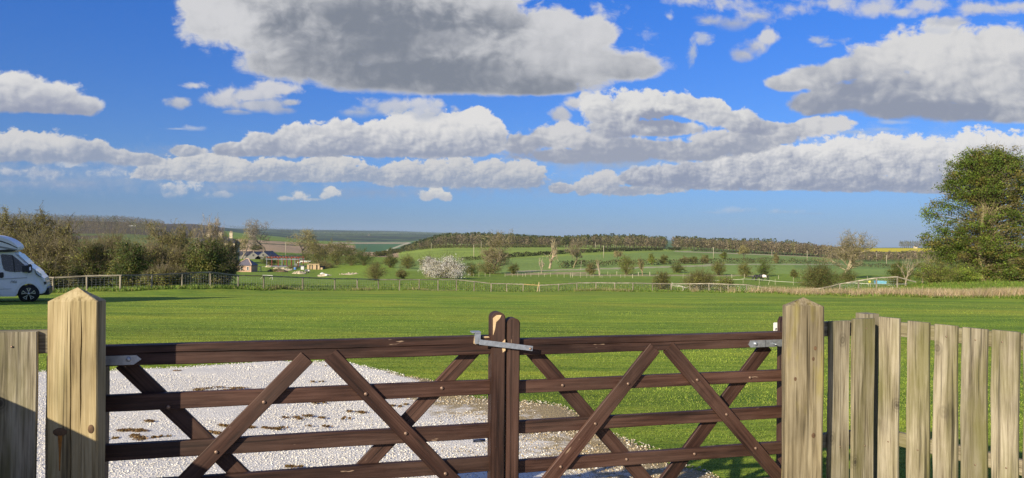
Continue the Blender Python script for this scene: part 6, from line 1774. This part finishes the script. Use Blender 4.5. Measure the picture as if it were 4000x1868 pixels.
# ------------------------------------------------------------------ horses
def skin_body(name, pts, edges, mat, parent, sub=2):
    me = bpy.data.meshes.new(name); me.from_pydata([p[:3] for p in pts], edges, [])
    o = bpy.data.objects.new(name, me); COL.objects.link(o)
    md = o.modifiers.new('skin', 'SKIN'); md.use_smooth_shade = True
    for i_, p in enumerate(pts):
        sv_ = me.skin_vertices[0].data[i_]; sv_.radius = (p[3], p[4] if len(p) > 4 else p[3]); sv_.use_root = (i_ == 0)
    s2 = o.modifiers.new('sub', 'SUBSURF'); s2.levels = sub; s2.render_levels = sub
    dg_ = bpy.context.evaluated_depsgraph_get()
    m2 = bpy.data.meshes.new_from_object(o.evaluated_get(dg_))
    o.modifiers.clear(); o.data = m2; m2.materials.clear(); m2.materials.append(mat)
    if parent: o.parent = parent
    return o
def coat(name, patches, base, white):
    """Piebald coat: white where the body lies in given bands along its length."""
    m, t, b = new_mat(name)
    tc = t.nodes.new('ShaderNodeTexCoord'); sx = t.nodes.new('ShaderNodeSeparateXYZ'); t.links.new(tc.outputs['Object'], sx.inputs[0])
    n = noise_node(t, 2.2, 3, .5)
    ad = t.nodes.new('ShaderNodeMath'); ad.operation = 'MULTIPLY_ADD'; ad.inputs[1].default_value = .35
    t.links.new(n.outputs[0], ad.inputs[0]); t.links.new(sx.outputs['X'], ad.inputs[2])
    r = t.nodes.new('ShaderNodeValToRGB'); r.color_ramp.interpolation = 'CONSTANT'
    mp = t.nodes.new('ShaderNodeMapRange'); mp.inputs[1].default_value = -1.6; mp.inputs[2].default_value = 1.6
    t.links.new(ad.outputs[0], mp.inputs[0]); t.links.new(mp.outputs[0], r.inputs[0])
    e = r.color_ramp.elements; e[0].position = 0; e[0].color = (*base, 1); e[1].position = patches[0]; e[1].color = (*white, 1)
    x = e.new(patches[1]); x.color = (*base, 1)
    t.links.new(r.outputs[0], b.inputs['Base Color']); b.inputs['Roughness'].default_value = .6
    return m
def horse(px, py, d, rz, label, mat, s=1.0):
    b = on(px, d)
    root = empty('horse', b, rz); root.scale = (s, s, s); tag(root, label, 'horse', 'grazing horses')
    P = [(.35, 0, 1.12, .27, .34), (.0, 0, 1.08, .29, .34), (-.38, 0, 1.10, .27, .33), (.68, 0, 1.14, .22, .30), (-.68, 0, 1.20, .20, .25),
         (.95, 0, 1.10, .14, .22), (1.20, 0, .82, .11, .16), (1.42, 0, .52, .10, .13), (1.50, 0, .36, .09, .11), (1.56, 0, .16, .06, .07),
         (.62, .15, .72, .10), (.62, .16, .42, .06), (.64, .16, .10, .05), (.66, .16, .03, .065),
         (.68, -.15, .72, .10), (.72, -.16, .42, .06), (.66, -.16, .10, .05), (.68, -.16, .03, .065),
         (-.62, .15, .86, .15), (-.66, .16, .54, .075), (-.80, .16, .46, .06), (-.72, .16, .10, .05), (-.70, .16, .03, .065),
         (-.60, -.15, .86, .15), (-.62, -.16, .56, .075), (-.76, -.16, .46, .06), (-.68, -.16, .10, .05), (-.66, -.16, .03, .065)]
    E_ = [(0, 1), (1, 2), (0, 3), (2, 4), (3, 5), (5, 6), (6, 7), (7, 8), (8, 9), (3, 10), (10, 11), (11, 12), (12, 13), (3, 14), (14, 15), (15, 16), (16, 17), (4, 18), (18, 19), (19, 20), (20, 21), (21, 22), (4, 23), (23, 24), (24, 25), (25, 26), (26, 27)]
    skin_body('body', P, E_, mat, root)
    V_, F_ = tube([Vector((-.86, 0, 1.28)), Vector((-1.0, 0, 1.05)), Vector((-1.02, 0, .6)), Vector((-.98, 0, .25))], [.05, .09, .10, .03], 7)
    mesh_obj('tail', V_, F_, M_BLACK, root, True)
    V_, F_ = tube([Vector((.72, 0, 1.42)), Vector((1.02, 0, 1.22)), Vector((1.28, 0, .88)), Vector((1.44, 0, .62))], [.05, .09, .09, .04], 6)
    mesh_obj('mane', V_, F_, M_BLACK, root, True)
    for sy in (-1, 1):
        mesh_obj('ear', *tube([Vector((1.38, sy * .07, .66)), Vector((1.34, sy * .09, .80))], [.035, .008], 5), M_BLACK, root)
COATP = coat('piebald_coat', (.36, .60), (.012, .011, .011), (.72, .64, .56))
COATB = coat('black_coat', (.985, .99), (.012, .011, .011), (.03, .03, .03))
hz_ = hit(2975, 1100)
horse(2984, 1100, hz_.y, rad(148), 'black and white piebald horse grazing in front of the dense dark bush', COATP, 1.0)
horse(2966, 1097, hz_.y + 4.5, rad(176), 'black horse grazing just behind the piebald one', COATB, .95)
# ------------------------------------------------------------------ the camper van
MV = on(126, 31.5)
mk_ = 31.5 / F / 3.76
M_PAINT = plain('white_van_paint', (.74, .75, .76), .25, 0, .02, 3, coat=.6)
M_SHELL = plain('white_shell', (.72, .73, .74), .35, 0, .03, 2)
M_TYRE = plain('tyre_rubber', (.014, .014, .014), .85, 0, .2, 30)
M_ALLOY = plain('alloy', (.62, .63, .64), .3, .9, .05)
M_LAMP = plain('headlamp_glass', (.55, .60, .63), .08, 0, .1, 8, coat=1)
M_GREYS = plain('grey_stripe', (.23, .235, .24), .4, 0, .05)
M_TINT = plain('tinted_glass', (.018, .022, .022), .05, 0, .3, 5, coat=.5)
cv = empty('camper_van', MV, rad(28)); tag(cv, 'white camper van parked on the lawn at the left edge, nose towards the right', 'camper van')
def q2(X, Y): return ((X - 475) * mk_ * .86, (1088 - Y) * mk_)
def pl(L_): return [q2(*p) for p in L_]
WB = 1.0          # half width
def arch(cx, cy, r, a0, a1, n=12):
    return [(cx + r * math.cos(rad(a0 + (a1 - a0) * i / n)), cy - r * math.sin(rad(a0 + (a1 - a0) * i / n))) for i in range(n + 1)]
out = [(40, 364), (262, 366), (300, 392), (360, 440), (420, 497), (470, 550), (520, 585), (560, 612), (610, 660), (650, 712), (685, 745), (700, 785), (706, 830), (718, 850), (716, 905), (700, 940), (675, 958), (628, 966)] + arch(472, 966, 152, 2, 178, 14) + [(300, 985), (290, 992), (80, 988), (75, 955), (40, 930)]
bm = bmesh.new()
def slab(bm, pts, ys, inset=None):
    """Loft the outline across the width; the flanks tuck in with height."""
    rows = []
    for y_, k in ys:
        row = []
        for x_, z_ in pts:
            tum = max(0, (z_ - 1.15)) * .10 + max(0, x_ - .35) * .30
            yy = (abs(y_) - tum * (1 if abs(y_) > .7 else .5)) * (1 if y_ > 0 else -1)
            row.append(bm.verts.new((x_ + (k * -.02), yy, z_)))
        rows.append(row)
    n = len(pts)
    for a, b in zip(rows[:-1], rows[1:]):
        for i in range(n):
            j = (i + 1) % n
            bm.faces.new((a[i], a[j], b[j], b[i]))
    bm.faces.new(list(reversed(rows[0]))); bm.faces.new(rows[-1])
slab(bm, pl(out), [(-WB, 1), (-WB + .06, 0), (WB - .06, 0), (WB, 1)])
bmesh.ops.recalc_face_normals(bm, faces=bm.faces)
me = bpy.data.meshes.new('cab'); bm.to_mesh(me); bm.free(); me.materials.append(M_PAINT)
cab = bpy.data.objects.new('cab', me); COL.objects.link(cab); cab.parent = cv
def side(name, L_, y0, y1, mat, parent=None, tuck=True, bev=0.0):
    """A panel laid on the near flank following its tuck."""
    pts = pl(L_)
    o = prism(name, pts, y0, y1, mat, parent or cv, bev)
    if tuck:
        for v_ in o.data.vertices:
            v_.co.y += max(0, v_.co.z - 1.15) * .10 + max(0, v_.co.x - .35) * .30
    return o
coach = prism('coachwork', pl([(-1150, 300), (38, 330), (38, 935), (10, 932), (-60, 985), (-420, 985)] + [(-420 - 0, 985)] + arch(-560, 968, 140, 0, 180, 12) + [(-702, 985), (-1150, 960)]), -1.13, 1.13, M_SHELL, cv, .03)
pod = prism('roof_pod', pl([(-1150, 110), (-300, 112), (0, 128), (60, 138), (110, 152), (170, 176), (230, 206), (280, 244), (308, 276), (319, 305), (316, 326), (285, 345), (200, 356), (0, 366), (-1150, 366)]), -1.10, 1.10, M_SHELL, cv, .05)
side('dark_band', [(-1150, 170), (-100, 178), (0, 184), (100, 205), (200, 240), (318, 302), (318, 312), (200, 256), (100, 222), (0, 202), (-1150, 196)], -1.108, -1.098, M_BLACK, pod, False)
side('grey_band', [(50, 272), (180, 297), (318, 325), (300, 336), (180, 322), (50, 300)], -1.106, -1.098, M_GREYS, pod, False)
for x_ in (8, 28): side('grey_band', [(x_ - 10, 264), (x_ + 6, 267), (x_ + 10, 294), (x_ - 6, 290)], -1.106, -1.098, M_GREYS, pod, False)
side('pod_underside', [(-1150, 338), (0, 338), (230, 322), (300, 338), (285, 347), (200, 358), (0, 367), (-1150, 367)], -1.104, -1.097, M_BLACK, pod, False)
# door
dr = side('door', [(42, 376), (255, 380), (300, 408), (355, 455), (410, 510), (440, 545), (446, 640), (446, 790), (400, 795), (355, 818), (315, 870), (292, 930), (280, 980), (86, 975), (66, 830), (52, 700), (46, 550)], -WB - .012, -WB + .01, M_PAINT, None, True, .004)
side('door_window', [(82, 400), (100, 395), (232, 402), (300, 452), (362, 505), (418, 555), (436, 590), (442, 642), (300, 645), (205, 640), (150, 628), (122, 600), (100, 520)], -WB - .017, -WB - .010, M_TINT, dr)
side('window_pillar', [(232, 402), (246, 408), (272, 520), (286, 645), (268, 645), (254, 530)], -WB - .021, -WB - .012, M_BLACK, dr)
side('door_handle', [(72, 665), (80, 648), (118, 648), (128, 662), (128, 708), (118, 726), (80, 726), (70, 708)], -WB - .03, -WB - .012, M_BLACK, dr, True, .004)
side('swage_line', [(60, 738), (446, 722), (446, 732), (60, 748)], -WB - .018, -WB - .011, plain('swage_grey', (.40, .41, .42), .4, 0, .02), dr)  # pale grey strip laid along the door crease
side('shut_line', [(84, 884), (236, 880), (236, 884), (84, 889)], -WB - .016, -WB - .011, M_GREYS, dr)
fc_ = bpy.data.curves.new('lettering', 'FONT'); fc_.body = 'P86'; fc_.size = .155; fc_.shear = .35; fc_.extrude = .001; fc_.space_character = 1.05
fo = bpy.data.objects.new('lettering', fc_); COL.objects.link(fo)
dg_ = bpy.context.evaluated_depsgraph_get()
lm_ = bpy.data.meshes.new_from_object(fo.evaluated_get(dg_)); bpy.data.objects.remove(fo)
lm_.materials.clear(); lm_.materials.append(M_GREYS)
lo_ = bpy.data.objects.new('lettering', lm_); COL.objects.link(lo_); lo_.parent = dr
lo_.rotation_euler = (rad(90), 0, 0); xx_, zz_ = q2(212, 802); lo_.location = (xx_, -WB - .0145, zz_)
# cab details
side('wheel_arch_trim', arch(472, 966, 152, 4, 176, 16) + arch(472, 966, 172, 176, 4, 16), -WB - .02, -WB + .05, M_PAINT, None, True)
side('headlight', [(563, 622), (600, 640), (628, 668), (648, 714), (625, 708), (590, 680), (566, 648)], -WB - .012, -WB + .25, M_LAMP, None)
side('headlight_surround', [(556, 640), (566, 650), (590, 684), (628, 714), (648, 717), (640, 724), (610, 712), (575, 684)], -WB - .008, -WB + .2, M_BLACK, None)
side('bumper_trim', [(676, 790), (706, 792), (708, 830), (690, 835)], -WB - .012, -WB + .3, M_BLACK, None)
side('fog_lamp', [(676, 928), (700, 930), (694, 948), (674, 948)], -WB - .012, -WB + .1, M_ALLOY, None)
side('windscreen', [(300, 396), (318, 398), (470, 540), (462, 546), (420, 502), (360, 446)], -WB + .02, WB - .1, M_TINT, None)
side('a_pillar', [(276, 384), (300, 400), (355, 450), (415, 503), (428, 516), (415, 512), (350, 460), (296, 410)], -WB - .014, -WB + .02, M_GREYS, None)
mr = side('wing_mirror', [(468, 540), (485, 530), (510, 536), (522, 560), (522, 630), (505, 655), (470, 664), (462, 640), (464, 570)], -WB - .30, -WB - .12, M_BLACK, None, True, .02)
side('mirror_arm', [(380, 560), (462, 552), (466, 648), (385, 648)], -WB - .14, -WB + .05, M_BLACK, mr)
side('indicator', [(488, 575), (510, 572), (512, 618), (490, 622)], -WB - .306, -WB - .298, M_ALLOY, mr)
side('skirt', [(-60, 930), (20, 928), (75, 960), (60, 1000), (-60, 1010)], -1.135, -1.0, M_BLACK, None, False)
def wheel(X, Y):
    x_, z_ = q2(X, Y)
    tyre = cyl_mesh('wheel', .385, .25, M_TYRE, cv, (x_, -WB + .10, .385), (rad(90), 0, 0), 36)
    rim = cyl_mesh('rim', .252, .02, M_BLACK, tyre, (0, 0, .118), (0, 0, 0), 32)
    for i in range(5):
        a = rad(90 + 72 * i)
        for s in (-1, 1):
            p = prism('spoke', [(.045, s * .004), (.15, s * .035), (.235, s * .085), (.245, s * .055), (.16, s * .012), (.06, s * .001)][::s], -.008, .008, M_ALLOY, rim)
            p.matrix_local = Matrix.Rotation(a, 4, 'Z') @ Matrix.Translation((0, 0, .014)) @ Matrix.Rotation(rad(90), 4, 'X')
        e_ = [(.235 * math.cos(t_), .235 * math.sin(t_)) for t_ in np.linspace(-.33, .33, 8)] + [(.25 * math.cos(t_), .25 * math.sin(t_)) for t_ in np.linspace(.33, -.33, 8)]
        p = prism('spoke', e_, -.008, .008, M_ALLOY, rim)
        p.matrix_local = Matrix.Rotation(a, 4, 'Z') @ Matrix.Translation((0, 0, .014)) @ Matrix.Rotation(rad(90), 4, 'X')
    cyl_mesh('hub', .05, .012, M_ALLOY, rim, (0, 0, .012), seg=14)
wheel(472, 966); wheel(-560, 966)
ub = box_mesh('underside', 4.2, 1.7, .3, M_BLACK, cv, (-1.4, .1, .45))
for x_ in (-900, -420):
    pass
side('side_window', [(-480, 470), (-130, 470), (-130, 640), (-480, 640)], -1.14, -1.12, M_TINT, coach, False, .02)
side('side_window', [(-1050, 470), (-700, 470), (-700, 640), (-1050, 640)], -1.14, -1.12, M_TINT, coach, False, .02)
side('grey_band', [(-1150, 720), (30, 700), (30, 720), (-1150, 750)], -1.134, -1.128, M_GREYS, coach, False)

# unseen barn added off to the left, shaped to throw shade on the camper
sb_ = Vector((-31.6, 18.9, hz(-31.6, 18.9) - .1))
shade_barn = empty('barn', sb_, rad(28)); tag(shade_barn, 'unseen tall timber barn added beyond the left edge to shade the camper van', 'barn')
gable('s', 9, 6.2, 5.2, 8.0, plain('creosoted_boards', (.10, .065, .04), .85, 0, .3, 3), M_DSLATE, shade_barn)
box_mesh('door', 1.3, .06, 2.1, M_GREYV, shade_barn, (1.5, -3.14, 1.05))

# ------------------------------------------------------------------ air between here and the far ridge
HAZE = True
if HAZE:
    hm = bpy.data.materials.new('haze'); hm.use_nodes = True
    t = hm.node_tree; t.nodes.clear()
    o_ = t.nodes.new('ShaderNodeOutputMaterial'); pv = t.nodes.new('ShaderNodeVolumePrincipled')
    pv.inputs['Color'].default_value = (.60, .76, 1.0, 1); pv.inputs['Density'].default_value = 0.000045
    pv.inputs['Anisotropy'].default_value = 0.1
    t.links.new(pv.outputs[0], o_.inputs['Volume'])
    allv = V[:, 2]
    hzb = box_mesh('haze', 29000, 12800, 1, hm)
    zlo, zhi = float(allv.min()) - 1, max(float(allv.max()) + 30, 30)
    hzb.scale = (1, 1, zhi - zlo); hzb.location = (0, 6330, (zhi + zlo) / 2)
    tag(hzb, 'pale blue air haze over the far ridge', 'haze', None, 'stuff')
    print('HAZE', zlo, zhi)
